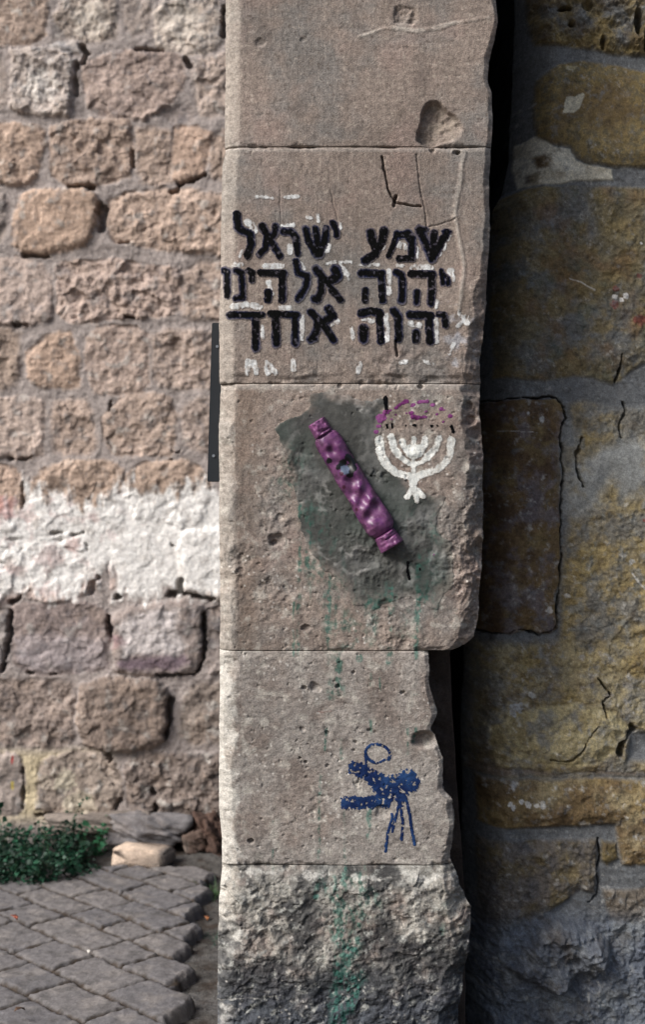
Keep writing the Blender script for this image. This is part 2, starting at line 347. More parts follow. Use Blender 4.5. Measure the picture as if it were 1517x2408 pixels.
# green run-off stains
G = np.zeros(U.shape)
for (f, x0, y0, x1, y1, wd_, a) in [(c6, 500, 820, 490, 1560, 22, .9), (c6, 545, 900, 530, 1120, 34, 1.), (c6, 650, 1050, 640, 1620, 30, .8), (c6, 690, 1280, 690, 1620, 34, .8), (c6, 790, 1450, 800, 1580, 40, 1.2),
        (c6, 770, 1150, 775, 1330, 26, .6), (c6, 960, 1230, 950, 1600, 34, .9), (c6, 1095, 950, 1095, 1400, 44, .8), (c6, 1085, 1380, 1090, 1580, 24, .9), (c6, 470, 1300, 465, 1570, 16, .7), (c6, 440, 600, 400, 760, 30, .5),
        (c7, 640, 100, 700, 150, 60, .7), (c7, 690, 150, 695, 290, 38, 1.1), (c7, 700, 290, 705, 640, 20, .75), (c7, 860, 150, 850, 620, 18, .8), (c7, 905, 180, 910, 300, 10, .8), (c7, 640, 480, 625, 600, 14, .8),
        (c7, 605, 700, 590, 1160, 20, .7), (c7, 370, 960, 368, 1200, 16, .5), (c7, 720, 880, 725, 1200, 22, .6), (c7, 850, 900, 825, 1230, 22, .8), (c7, 600, 1180, 580, 1340, 26, .9), (c7, 830, 1200, 810, 1400, 40, .9),
        (c7, 700, 1250, 690, 1980, 90, 1.), (c7, 790, 1250, 750, 1900, 90, 1.), (c7, 620, 1250, 640, 1500, 60, .7), (c7, 1040, 440, 1040, 620, 16, .8), (c7, 1090, 490, 1070, 560, 22, .9), (c7, 1250, 1300, 1220, 1500, 60, .35), (c7, 1060, 320, 1100, 310, 16, .7)]:
    p0, p1 = f(x0, y0), f(x1, y1)
    b = boxed(U, V, [p0, p1], 60)
    d = seg_d(U[b] + 7 * fbm(x[b], y[b] * .3, 22, 3, 120), V[b], [p0, p1])
    G[b] = np.maximum(G[b], a * sst(wd_ * K7 * .8, wd_ * K7 * .1, d))
for (gu_, gv_, ru, rv, a) in [(760, 1350, 60, 130, .55), (880, 1440, 110, 90, .6), (740, 1240, 40, 90, .6), (1000, 1370, 70, 130, .5), (830, 1520, 60, 22, 1.), (790, 1625, 26, 40, .9), (840, 2130, 70, 60, .8), (810, 2280, 60, 90, .6), (690, 1130, 60, 110, .5), (1000, 1240, 60, 90, .4), (960, 1480, 90, 40, .5), (800, 1470, 50, 60, .6)]:
    G = np.maximum(G, a * np.clip(1.25 * blob(U, V, gu_, gv_, ru, rv), 0, 1) ** .7)
G = G * sst(-0.2, 0.4, fbm(x, y * 0.55, 24, 5, 121, .6) + 0.3 * (G - .5)) * sst(-.35, .25, fbm(x, y * .8, 80, 3, 124))
Cg = mix(np.zeros_like(C) + lin(30, 88, 76), lin(64, 112, 102), sst(-.2, .5, n2))
C = mix(C, Cg, np.clip(G * 1.9, 0, 1) * 0.72)
P6 = lambda l: [c6(*p) for p in l]
# small black brush marks and smudges that stay in the stone's colour
C = mix(C, lin(40, 34, 34), 0.8 * sst(0, 3, 4 - seg_d(U, V + 4 * fbm(x, y, 40, 3, 122), P6([(575, 838), (620, 842), (660, 850)])) + 5 * fbm(x, y, 50, 3, 123)))
C = mix(C, lin(120, 70, 66), 0.6 * sst(0, 2, 2 - seg_d(U, V + 3 * fbm(x, y, 40, 3, 122), [c7(590, 410), c7(660, 405)])))

YF = -H                                            # front face
# returns to the left and right, then the closed back
def returns(rows):
    """grid of left return + front + right return for these rows"""
    dep = np.array([0.5, 0.42, 0.34, 0.27, 0.21, 0.16, 0.12, 0.09, 0.065, 0.045, 0.03, 0.018, 0.009])
    Ue, Ve = U[rows], V[rows]
    X, Z = px2w(Ue, Ve, 0.0); Yf = YF[rows]
    nrow = len(Ue)
    nl = 0.006 * fbm(np.repeat(Z[:, :1], len(dep), 1), np.repeat(dep[None], nrow, 0), 12, 4, 130)
    Xl = X[:, :1] + nl * (dep / (dep + .02)); Yl = Yf[:, :1] + dep[None]
    nr_ = 0.014 * fbm(np.repeat(Z[:, :1], len(dep), 1), np.repeat(dep[None], nrow, 0), 10, 4, 131)
    Xr = X[:, -1:] + (nr_ - 0.012 * np.minimum(dep / .1, 1))[:, ::-1] * 1; Yr = Yf[:, -1:] + dep[None, ::-1]
    Zl = np.repeat(Z[:, :1], len(dep), 1)
    XX = np.concatenate([Xl, X, Xr], 1); YY = np.concatenate([Yl, Yf, Yr], 1); ZZ = np.concatenate([Zl, Z, Zl], 1)
    Cl = np.repeat(C[rows][:, :1], len(dep), 1); Cr = np.repeat(C[rows][:, -1:] * 0.9, len(dep), 1)
    return XX, YY, ZZ, np.concatenate([Cl, C[rows], Cr], 1)
pillar = tag(empty('stone_pillar', (px2w(820, 0, 0)[0], 0.2, 0.0)), 'tall pale limestone gate jamb of five big blocks painted with black Hebrew lettering', 'pillar')
row_blk = np.searchsorted(JV, vr)
blk_lab = ['topmost smooth block with a shell shaped chip low on the right', 'cracked block carrying the three painted lines of lettering', 'rough block with cement patch and purple case',
           'tooled block with blue paint splash and broken right edge', 'heavily pitted rough foot block with dark grime']
for k in range(5):
    r = np.where(row_blk == k)[0]
    XX, YY, ZZ, CC = returns(slice(r[0], r[-1] + 1))
    n, m = XX.shape
    base = n * m; ev = []; eq = []; ec = []
    for rowi in (0, n - 1):                        # top and bottom beds
        back = np.stack([XX[rowi], np.full(m, 0.5), ZZ[rowi]], -1)
        i0 = base + len(ev) * m if False else base + sum(len(e) for e in ev)
        ev.append(back); ec.append(CC[rowi])
        a = np.arange(m - 1); fr = rowi * m + a
        q = np.stack([fr, fr + 1, i0 + a + 1, i0 + a], -1)
        eq.append(q if rowi == 0 else q[:, ::-1])
    a = np.arange(n - 1)
    eq.append(np.stack([a * m, a * m + m - 1, (a + 1) * m + m - 1, (a + 1) * m], -1))
    o = grid_obj('ashlar_block', XX, YY, ZZ, CC, M_pillar, pillar, extra=(np.concatenate(ev), np.concatenate(eq), np.concatenate(ec)))
    o['label'] = blk_lab[k]

# ---- painted and plastered layers that lie on the face
Xf, Zf = px2w(U, V, 0.0)
def overlay(name, m, colr, mat, lift=0.0008, parent=pillar, thr=0.5, label=None):
    """the faces of the front where m > thr, as a thin coat on the stone"""
    fm = (m[:-1, :-1] + m[1:, :-1] + m[1:, 1:] + m[:-1, 1:]) / 4 > thr
    if not fm.any(): return None
    L_ = lift * sst(thr - 0.25, thr + 0.35, m) + 0.0003
    o = grid_obj(name, Xf, YF - L_, Zf, colr, mat, parent, mask=fm)
    if label: o['label'] = label
    return o
e1 = fbm(x, y, 55, 3, 140); e2 = fbm(x, y, 140, 2, 141)
dry = 3.0 * e1 + 2.4 * e2                            # ragged brush edge in photo units
# cement patch
cp = P6([(370, 430), (400, 395), (500, 350), (555, 300), (550, 255), (640, 240), (800, 285), (930, 285), (945, 340), (905, 400), (900, 470), (930, 560), (1000, 640), (1060, 720), (1140, 750), (1235, 775), (1190, 850), (1200, 950),
         (1270, 1000), (1275, 1180), (1190, 1330), (1040, 1290), (900, 1340), (760, 1310), (690, 1190), (600, 1120), (520, 960), (480, 790), (440, 650), (420, 510)])
cps = poly_sd(U + 8 * fbm(x, y, 12, 4, 142), V + 8 * fbm(x, y, 12, 4, 143), cp) + 7 * fbm(x, y, 30, 4, 144)
wear = sst(1250, 1450, V) * (4 + 22 * fbm(x, y, 16, 4, 145))
mcem = sst(-4, 4, cps - wear)
Cc = np.zeros_like(C) + lin(80, 80, 77)
Cc = mix(Cc, lin(116, 116, 114), sst(0.05, 0.5, fbm(x, y, 8, 4, 146)) * 0.8 + 0.5 * sst(60, 10, seg_d(U, V, P6([(820, 380), (880, 560), (1000, 750), (1010, 950)]))) * sst(-.3, .3, n2))
Cc = mix(Cc, lin(64, 65, 62), sst(0.05, 0.5, fbm(x, y, 10, 4, 147)) * 0.7 )
Cc = mix(Cc, lin(168, 166, 162), 0.5 * sst(0.3, 0.5, ridged(x, y, 16, 3, 148) * 0.6) * sst(0, .3, fbm(x, y, 6, 2, 149)))
Cc *= .92 * (1 + 0.2 * n2 + 0.15 * n3 + .12 * rnd_)[..., None]
soft = sst(40, 0, cps - wear) * sst(1240, 1400, V + .3 * (U - 800)) * .6
Cc = mix(Cc, C, np.clip(soft + .9 * sst(22, 0, cps - wear) * sst(-.3, .3, n2), 0, .9))
Cc = mix(Cc, Cg, np.clip(G * 1.7, 0, 1) * 0.66)
Cc = mix(Cc, lin(58, 76, 70), 0.32 * sst(-.2, .4, fbm(x, y, 6, 4, 150)) * np.maximum(sst(1060, 1200, V), sst(820, 740, U)))
cem = overlay('cement_patch', mcem, Cc, M_cement, 0.0012, label='dark grey cement smeared round the purple case')
# where the cement is, later coats must clear it
lift_c = 0.0014 * sst(0.3, 0.8, mcem)
YF_save = YF; YF = YF - lift_c

# white under-painting
WH = [([(175, 95), (200, 110), (215, 145)], 34), ([(375, 125), (400, 128), (450, 112)], 20), ([(540, 68), (560, 72)], 14), ([(600, 55), (605, 85)], 14), ([(722, 110), (730, 130)], 22), ([(1388, 175), (1360, 230), (1330, 290)], 22),
      ([(660, 235), (650, 265)], 26), ([(285, 360), (380, 358)], 26), ([(95, 352), (140, 350)], 18), ([(735, 365), (765, 395), (790, 430)], 26), ([(500, 345), (520, 380)], 22), ([(860, 350), (960, 350)], 14), ([(1080, 358), (1130, 356)], 12),
      ([(1028, 390), (1025, 520)], 26), ([(1175, 372), (1280, 368)], 26), ([(1400, 390), (1405, 440)], 34), ([(305, 450), (318, 520)], 26), ([(90, 600), (170, 590), (250, 605)], 30), ([(370, 610), (450, 610)], 18), ([(498, 660), (505, 790)], 30),
      ([(680, 710), (720, 690)], 18), ([(870, 672), (930, 690)], 22), ([(1012, 660), (1015, 800)], 28), ([(1160, 705), (1215, 715)], 28), ([(1305, 680), (1308, 810)], 26), ([(1455, 640), (1490, 660)], 26), ([(1470, 660), (1500, 700)], 24), ([(1440, 720), (1470, 690)], 12),
      ([(430, 240), (435, 275)], 26), ([(1090, 230), (1120, 240)], 36), ([(990, 235), (985, 255)], 22), ([(800, 720), (810, 790)], 20), ([(265, 720), (270, 790)], 14), ([(140, 270), (130, 300)], 16), ([(1190, 240), (1195, 300)], 16),
      ([(180, 935), (180, 1000)], 26), ([(215, 935), (230, 1000)], 22), ([(290, 945), (300, 1000)], 28), ([(320, 960), (345, 1000)], 20), ([(450, 930), (455, 980)], 22), ([(850, 950), (840, 990)], 24), ([(1100, 940), (1130, 930)], 16), ([(1240, 930), (1290, 950)], 12), ([(1420, 830), (1390, 880)], 16), ([(655, 345), (680, 338), (800, 335)], 9), ([(1310, 570), (1310, 600)], 14), ([(230, -60), (330, -50)], 7), ([(400, -55), (480, -60)], 9)]
dW = np.full(U.shape, 999.0); solid = np.full(U.shape, 0.0)
for pts, wd_ in WH: stroke(U, V, [ct(*p) for p in pts], wd_ * .3913, dW)
br_ = fbm(x * 1.0, y * .35, 90, 3, 153)                 # bristle streaks
aW = sst(3.0, -2.5, dW + dry * 1.2 + 2.0 * fbm(x, y, 16, 2, 152) - 1.8) * np.clip(.75 + 1.3 * br_ + .5 * e2, .1, 1) * sst(-.55, .05, fbm(x, y, 32, 4, 154, .65))
mW = sst(.05, .35, aW)
Cw = mix(C, mix(np.zeros_like(C) + lin(196, 197, 196), lin(226, 227, 226), sst(-.3, .4, e1)), np.clip(aW * 1.15, 0, 1))
ins = overlay('painted_inscription', mW, Cw, M_paint, 0.0007, label='white brushed under painting showing round the black letters')
# black letters, three lines of Hebrew read right to left
LET = [ # line 1
 [([(1212, 140), (1245, 210), (1283, 310)], 42), ([(1203, 138), (1250, 140)], 26), ([(1302, 158), (1294, 230), (1280, 300)], 38), ([(1378, 155), (1340, 220), (1287, 318)], 42), ([(1350, 150), (1395, 152)], 16)],
 [([(1075, 160), (1062, 215), (1026, 298)], 34), ([(1078, 172), (1130, 168), (1165, 190), (1166, 300)], 42), ([(1164, 312), (1088, 314)], 38), ([(1142, 165), (1158, 200)], 46)],
 [([(918, 158), (930, 210), (955, 262)], 46), ([(1000, 148), (985, 215), (945, 285), (884, 325)], 48)],
 [([(693, 98), (712, 140), (713, 176)], 30), ([(690, 100), (700, 122)], 36)],
 [([(528, 140), (545, 210), (592, 288)], 40), ([(586, 135), (596, 200), (600, 280)], 36), ([(650, 134), (645, 200), (605, 288)], 40), ([(596, 285), (612, 285)], 44)],
 [([(392, 150), (440, 155), (470, 190), (480, 285)], 38)],
 [([(265, 120), (300, 180), (368, 296)], 40), ([(345, 122), (340, 168), (312, 192)], 36), ([(292, 190), (284, 250), (246, 290)], 40)],
 [([(112, 46), (120, 122)], 44), ([(120, 128), (152, 150), (195, 168)], 40), ([(196, 176), (200, 230), (176, 295)], 44)],
 # line 2
 [([(1345, 388), (1355, 462)], 28), ([(1350, 402), (1384, 430), (1385, 468)], 24)],
 [([(1162, 406), (1292, 406)], 42), ([(1282, 410), (1286, 500), (1281, 580)], 40), ([(1195, 512), (1195, 575)], 36)],
 [([(1072, 396), (1104, 410), (1110, 480), (1105, 562)], 40)],
 [([(862, 402), (988, 402)], 42), ([(980, 410), (990, 565)], 40), ([(886, 505), (885, 562)], 38)],
 [([(590, 380), (640, 440)], 40), ([(640, 440), (680, 492)], 28), ([(684, 500), (736, 562)], 38), ([(705, 380), (720, 420), (684, 443)], 48), ([(622, 440), (622, 510), (592, 560)], 38), ([(580, 556), (600, 560)], 42)],
 [([(468, 330), (480, 390)], 38), ([(484, 400), (530, 420)], 36), ([(536, 420), (530, 480), (482, 556)], 38)],
 [([(256, 398), (395, 402)], 42), ([(384, 400), (386, 562)], 42), ([(300, 514), (300, 560)], 46)],
 [([(183, 386), (206, 396), (205, 445)], 34)],
 [([(108, 386), (142, 402), (149, 540)], 34), ([(150, 546), (106, 552)], 34)],
 [([(34, 380), (55, 392), (55, 535)], 36)],
 # line 3
 [([(1325, 646), (1362, 652), (1366, 712)], 34)],
 [([(1157, 652), (1282, 657)], 46), ([(1268, 660), (1276, 812)], 44), ([(1190, 758), (1190, 800)], 44)],
 [([(1056, 630), (1085, 662), (1086, 796)], 44)],
 [([(862, 644), (920, 628), (972, 642)], 48), ([(970, 650), (980, 810)], 42), ([(875, 734), (875, 796)], 50)],
 [([(558, 636), (620, 690), (696, 802)], 42), ([(665, 615), (690, 658), (652, 684)], 48), ([(602, 690), (592, 750), (558, 802)], 38), ([(548, 800), (585, 796)], 26)],
 [([(318, 645), (472, 652)], 42), ([(345, 652), (350, 820)], 44), ([(464, 660), (464, 822)], 38)],
 [([(72, 652), (262, 652)], 40), ([(226, 652), (226, 848)], 42)]]
YF = YF - 0.0008
for L in LET:
    d = np.full(U.shape, 999.0)
    for pts, wd_ in L: stroke(U, V, [ct(*p) for p in pts], wd_ * .3913 * 1.06, d)
    dd = d + dry * 0.85 - .2 + 1.5 * rnd_ * sst(-2, 1, d)
    core = sst(1.0, -1.0, dd) * (1 - 0.8 * sst(0.2, 0.42, fbm(x, y, 60, 4, 155, .65) + .2 * br_))
    halo = sst(3.4, .5, d + dry * .7 + 4 * (fbm(x, y, 9, 2, 158) - .1)) * .62
    m = np.maximum(core, sst(.1, .4, halo) * .9)
    Cb = mix(mix(C, lin(22, 36, 72), np.clip(halo, 0, 1)), mix(np.zeros_like(C) + lin(6, 6, 10), lin(24, 32, 64), sst(-3.5, 0.5, dd) * sst(-.2, .4, n2 + .1)), core)
    overlay('painted_letter', m, Cb, M_paint, 0.0006, parent=ins)
YF = YF + 0.0008
# white menorah
MEN = [([(765, 415), (772, 500), (795, 560), (830, 625)], 62), ([(830, 625), (905, 685), (1020, 712)], 50), ([(1360, 410), (1352, 510), (1325, 585)], 58), ([(1325, 585), (1240, 665), (1090, 706)], 52),
       ([(862, 385), (884, 475), (925, 535)], 50), ([(925, 535), (985, 590), (1035, 612)], 34), ([(1258, 405), (1232, 475), (1170, 550)], 54), ([(1170, 550), (1120, 590), (1065, 612)], 34),
       ([(958, 425), (975, 480), (1010, 530), (1050, 555)], 40), ([(1145, 400), (1140, 460), (1095, 530), (1050, 555)], 44), ([(1052, 400), (1052, 540)], 34), ([(1010, 480), (1095, 480)], 46), ([(1030, 520), (1080, 520)], 40),
       ([(1048, 565), (1052, 640), (1050, 705)], 28), ([(1010, 715), (1040, 770)], 26), ([(1092, 715), (1062, 775)], 26), ([(1045, 745), (1046, 815)], 56), ([(1035, 820), (992, 884)], 36), ([(1058, 830), (1078, 910)], 34), ([(1085, 830), (1128, 886)], 38)]
d = np.full(U.shape, 999.0)
for pts, wd_ in MEN: stroke(U, V, [cm(*p) for p in pts], wd_ * .2846 * 1.03, d)
aM = sst(2.2, -2.2, d + dry * 0.9 + 1.6 * sst(990, 1020, U) * (e1 + .3) + 1.5 * sst(0.1, 0.5, fbm(x, y, 45, 3, 156)) - 1.2) * np.clip(1.0 + .8 * br_ - .35 * sst(985, 1020, U) + .3 * e2, .2, 1)
overlay('painted_menorah', sst(.08, .4, aM), mix(C, mix(np.zeros_like(C) + lin(206, 208, 204), lin(228, 228, 222), sst(-.3, .4, e1)), np.clip(aM * 1.15, 0, 1)), M_paint, 0.0007, label='white seven armed candlestick brushed right of the case')
# black and purple dabs over the menorah
d = np.full(U.shape, 999.0)
for pts, wd_ in [([(815, 62), (825, 170)], 34), ([(828, 285), (832, 310)], 24), ([(872, 280), (872, 310)], 18), ([(1045, 292), (1062, 290)], 24), ([(1196, 290), (1202, 300)], 20), ([(1245, 292), (1248, 296)], 14), ([(1362, 300), (1378, 345)], 26), ([(985, 290), (985, 300)], 8), ([(1000, 1420), (1000, 1500), (1015, 1560)], 20), ([(1100, 1475), (1102, 1485)], 14), ([(695, 705), (697, 712)], 12), ([(1640, 235), (1640, 236)], 2)]:
    stroke(U, V, [cm(*p) for p in pts], wd_ * .2846, d)
overlay('black_paint_dabs', sst(1, -1, d + dry * .55), np.zeros_like(C) + lin(12, 12, 14), M_paint, 0.0006, label='short black brush dabs over the white candlestick')
d = np.full(U.shape, 999.0)
for cx, cy, r_ in [(738, 345, 30), (758, 300, 26), (780, 228, 58), (770, 260, 30), (820, 182, 36), (868, 240, 16), (860, 168, 16), (905, 148, 26), (925, 128, 24), (962, 108, 26), (988, 95, 34), (1042, 125, 28), (1098, 102, 30), (1128, 98, 26), (1156, 96, 24), (1208, 125, 30), (1276, 155, 24), (1305, 168, 12), (1350, 216, 30), (1030, 190, 30), (1045, 222, 34), (1085, 228, 34), (1130, 224, 24), (1155, 225, 18), (1150, 180, 20), (1240, 200, 18), (1295, 265, 18), (900, 205, 14), (990, 190, 12), (1215, 1360, 10)]:
    stroke(U, V, [cm(cx - r_ * .25, cy), cm(cx + r_ * .25, cy - 3)], r_ * .2846, d)
overlay('purple_paint_dabs', sst(1, -1, d + dry * .7), mix(np.zeros_like(C) + lin(112, 52, 104), lin(134, 78, 126), sst(-.2, .4, n2)), M_paint, 0.0006, label='arc of small purple dabs over the white candlestick')
# blue splash
d = np.full(U.shape, 999.0)
for pts, wd_ in [([(775, 690), (830, 715), (900, 750), (950, 790)], 62), ([(900, 770), (1030, 770)], 84), ([(1040, 745), (1048, 765)], 92), ([(735, 865), (800, 868), (880, 858), (960, 830)], 56), ([(930, 790), (950, 850)], 96), ([(985, 790), (1000, 810)], 90), ([(880, 760), (900, 780)], 70), ([(1040, 760), (1052, 762)], 96)]:
    stroke(U, V, [c7(*p) for p in pts], wd_ * K7, d)
d = d + 1.1 * dry - 2 + 9 * (rnd_) * sst(-9, 2, d)
t = np.linspace(0, 2 * np.pi, 30)
loop = [c7(892 + 62 * math.cos(a) + 8 * math.sin(a), 618 + 48 * math.sin(a)) for a in t]
d1 = np.full(U.shape, 999.0); stroke(U, V, loop[:4] + [], 5, d1); stroke(U, V, loop[8:], 5.2, d1)
for pts, wd_ in [([(830, 600), (832, 660), (836, 690)], 8), ([(958, 880), (966, 940), (942, 1020), (932, 1110)], 10), ([(1000, 830), (996, 880), (986, 930), (965, 1010)], 9), ([(1006, 830), (1010, 900), (1018, 960), (1012, 1050)], 10), ([(1030, 830), (1055, 930), (1062, 990), (1078, 1075)], 11), ([(905, 660), (940, 640)], 8), ([(1020, 840), (1016, 880)], 10)]:
    stroke(U, V, [c7(*p) for p in pts], wd_ * K7 * 1.12, d1)
d1 = d1 + 0.22 * dry - .9 + .9 * sst(.1, .5, fbm(x, y, 30, 3, 162)) * sst(1200, 1000, V * 0 + 1100)
hole = np.maximum(sst(2, -1, seg_d(U, V, [c7(975, 870), c7(965, 900)]) - 7 + 2 * e1), 0)
wd, wid = worley(x, y, 62, 160)
spk = np.maximum((wid > .62) * sst(0.14 + .3 * (wid - .62) / .38, 0.05, wd), sst(.26, .36, fbm(x, y, 90, 3, 161)))
scr = np.minimum.reduce([seg_d(U, V, [c7(*a), c7(*b_)]) for a, b_ in [((860, 635), (1040, 830)), ((830, 690), (930, 830)), ((960, 840), (1090, 740)), ((880, 850), (1000, 830))]])
m = np.maximum(sst(1.5, -2, d), sst(.8, -.8, d1)) * (1 - hole) * (1 - spk) * (1 - sst(1.0, .3, scr + .8 * e1) * .9)
overlay('blue_graffiti', m, mix(np.zeros_like(C) + lin(24, 40, 78), lin(40, 66, 108), sst(-.3, .4, n2)), M_paint, 0.0006, label='dark blue paint splash with a loop above and four drips below')
YF = YF_save

# stepped back rear face of the jamb, seen where the lower blocks are broken away
vj = np.arange(-900, 2590, 5.0); uj = np.linspace(0, 1, 60)
Rj = np.interp(vj, [-900, 900, 1500, 1535, 1800, 2100, 2600], [1110, 1098, 1085, 1058, 1072, 1094, 1096]) + 4 * fbm(vj * S0, vj * 0, 8, 4, 170)
Uj = 900 + (Rj - 900)[:, None] * uj[None]; Vj = np.repeat(vj[:, None], 60, 1)
Xj, Zj = px2w(Uj, Vj, 0.16)
Yj = 0.16 + 0.05 * fbm(Xj, Zj, 9, 5, 171) * np.clip((1.02 - uj)[None] * 4, 0, 1)
ev = np.stack([Xj[:, -1], np.full(len(vj), 1.4), Zj[:, -1]], -1); n, mcol = Xj.shape
a = np.arange(n - 1); eq = np.stack([a * mcol + mcol - 1, (a + 1) * mcol + mcol - 1, n * mcol + a + 1, n * mcol + a], -1)
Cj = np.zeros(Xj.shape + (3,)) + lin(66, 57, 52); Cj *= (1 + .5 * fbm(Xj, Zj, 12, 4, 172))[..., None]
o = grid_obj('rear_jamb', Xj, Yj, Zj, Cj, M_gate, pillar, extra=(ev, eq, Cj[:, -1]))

# ------------------------------------------------------------------ purple case
mez = empty('mezuzah_case', (px2w(*cm(552, 785), 0)[0], -0.01, px2w(*cm(552, 785), 0)[1]))
tag(mez, 'dented purple half round metal case fixed aslant on the cement patch', 'mezuzah case')
A = np.array(px2w(*cm(248, 268), 0)); B = np.array(px2w(*cm(868, 1288), 0))
ax = (B - A); Lm = np.hypot(*ax); ax = ax / Lm; sd = np.array([-ax[1], ax[0]])   # along, across (sd points up-right)
PX = .2846 * S0
base_y = -0.004
def case_pt(t, s, hgt):
    p = A[None] + ax[None] * t[:, None] + sd[None] * s[:, None]
    return np.stack([p[:, 0], base_y - hgt, p[:, 1]], -1)
nt_, na = 230, 90
t0, t1 = 118 * PX, Lm - 112 * PX
T = np.linspace(t0, t1, nt_); f_ = (T - t0) / (t1 - t0)
hw = np.interp(f_, [0, .02, .06, .3, .6, .8, .9, .95, .985, 1], [80, 102, 112, 114, 116, 124, 128, 116, 84, 62]) * PX
TH = np.linspace(0, np.pi, na)
Tg, Ag = np.meshgrid(T, TH, indexing='ij'); HW = np.repeat(hw[:, None], na, 1)
sx_ = np.cos(Ag) * HW; hx = np.sin(Ag) ** 0.7 * HW * 0.85
wob = fbm(Tg, sx_, 26, 2, 180); dent = fbm(Tg * 1.0, sx_ * 1.2, 34, 2, 182)
wd_, wi_ = worley(Tg + .010 * wob, sx_ * 1.1 + .006 * dent, 24, 184)
k = np.sin(Ag) ** 0.6
DIM = [(300, 430, 30, -.3), (375, 505, 44, .9), (330, 470, 30, -.5), (420, 470, 36, -.5), (430, 590, 40, .5), (500, 620, 46, 1.), (470, 700, 34, -.4), (540, 755, 52, 1.1), (600, 800, 34, -.9), (540, 850, 44, .9), (650, 800, 40, .7), (620, 900, 48, 1.0),
       (560, 930, 34, -.7), (690, 900, 34, -.8), (740, 960, 46, .9), (640, 990, 40, -.8), (680, 1040, 52, .9), (610, 1040, 34, -.5), (700, 1100, 60, -.7), (760, 1060, 36, .4), (440, 800, 40, -.4), (350, 560, 36, -.5), (580, 680, 40, -.3)]
for (dx_, dy_, r_, dp_) in DIM:
    qv = np.array(px2w(*cm(dx_, dy_), 0)) - A; tq, sq = qv @ ax, qv @ sd
    rr2 = np.hypot(Tg - tq, (sx_ - sq) * 1.05) / (r_ * 1.35 * PX)
    hx = hx - k * .0115 * dp_ * np.exp(-rr2 ** 2 * 1.6)
hx = hx - k * 0.002 * dent
sx_ = sx_ * (1 + 0.09 * fbm(Tg, np.sign(sx_) * .3, 20, 2, 186))
hx = np.maximum(hx, 0.0005)
P = case_pt(Tg.ravel(), sx_.ravel(), hx.ravel()).reshape(nt_, na, 3)
Cp = np.zeros((nt_, na, 3)) + lin(108, 62, 102)
Cp = mix(Cp, lin(92, 42, 94), sst(-.1, .5, fbm(Tg, sx_, 40, 3, 187)))
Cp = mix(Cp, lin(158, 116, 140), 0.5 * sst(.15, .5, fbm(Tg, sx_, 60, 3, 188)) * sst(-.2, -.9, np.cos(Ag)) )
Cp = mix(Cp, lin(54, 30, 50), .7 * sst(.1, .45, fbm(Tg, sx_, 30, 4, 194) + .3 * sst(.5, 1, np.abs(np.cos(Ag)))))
Cp = mix(Cp, lin(70, 52, 66), .5 * sst(.3, .5, fbm(Tg, sx_, 140, 3, 196)))
Cp = mix(Cp, lin(150, 100, 140), .4 * sst(.2, .5, fbm(Tg, sx_, 90, 3, 195)))
# scraped black spot with bare grey metal
def loc(px_, py_):
    q = np.array(px2w(*cm(px_, py_), 0)) - A; return q @ ax, q @ sd
def spot(px_, py_, r_):
    tq, sq = loc(px_, py_); return 1 - np.hypot(Tg - tq, sx_ - sq) / (r_ * PX) + .35 * fbm(Tg, sx_, 110, 3, 189)
for px_, py_, r_ in [(465, 600, 34), (510, 560, 36), (535, 640, 48), (545, 590, 34), (430, 635, 28), (520, 690, 34), (350, 585, 26)]:
    Cp = mix(Cp, lin(10, 9, 12), sst(0, .15, spot(px_, py_, r_)))
Cp = mix(Cp, lin(92, 102, 122), sst(0, .2, spot(478, 660, 44)))
for px_, py_, r_ in [(450, 690, 20), (470, 800, 18), (575, 985, 16)]:
    Cp = mix(Cp, lin(70, 26, 52), sst(0, .2, spot(px_, py_, r_)))
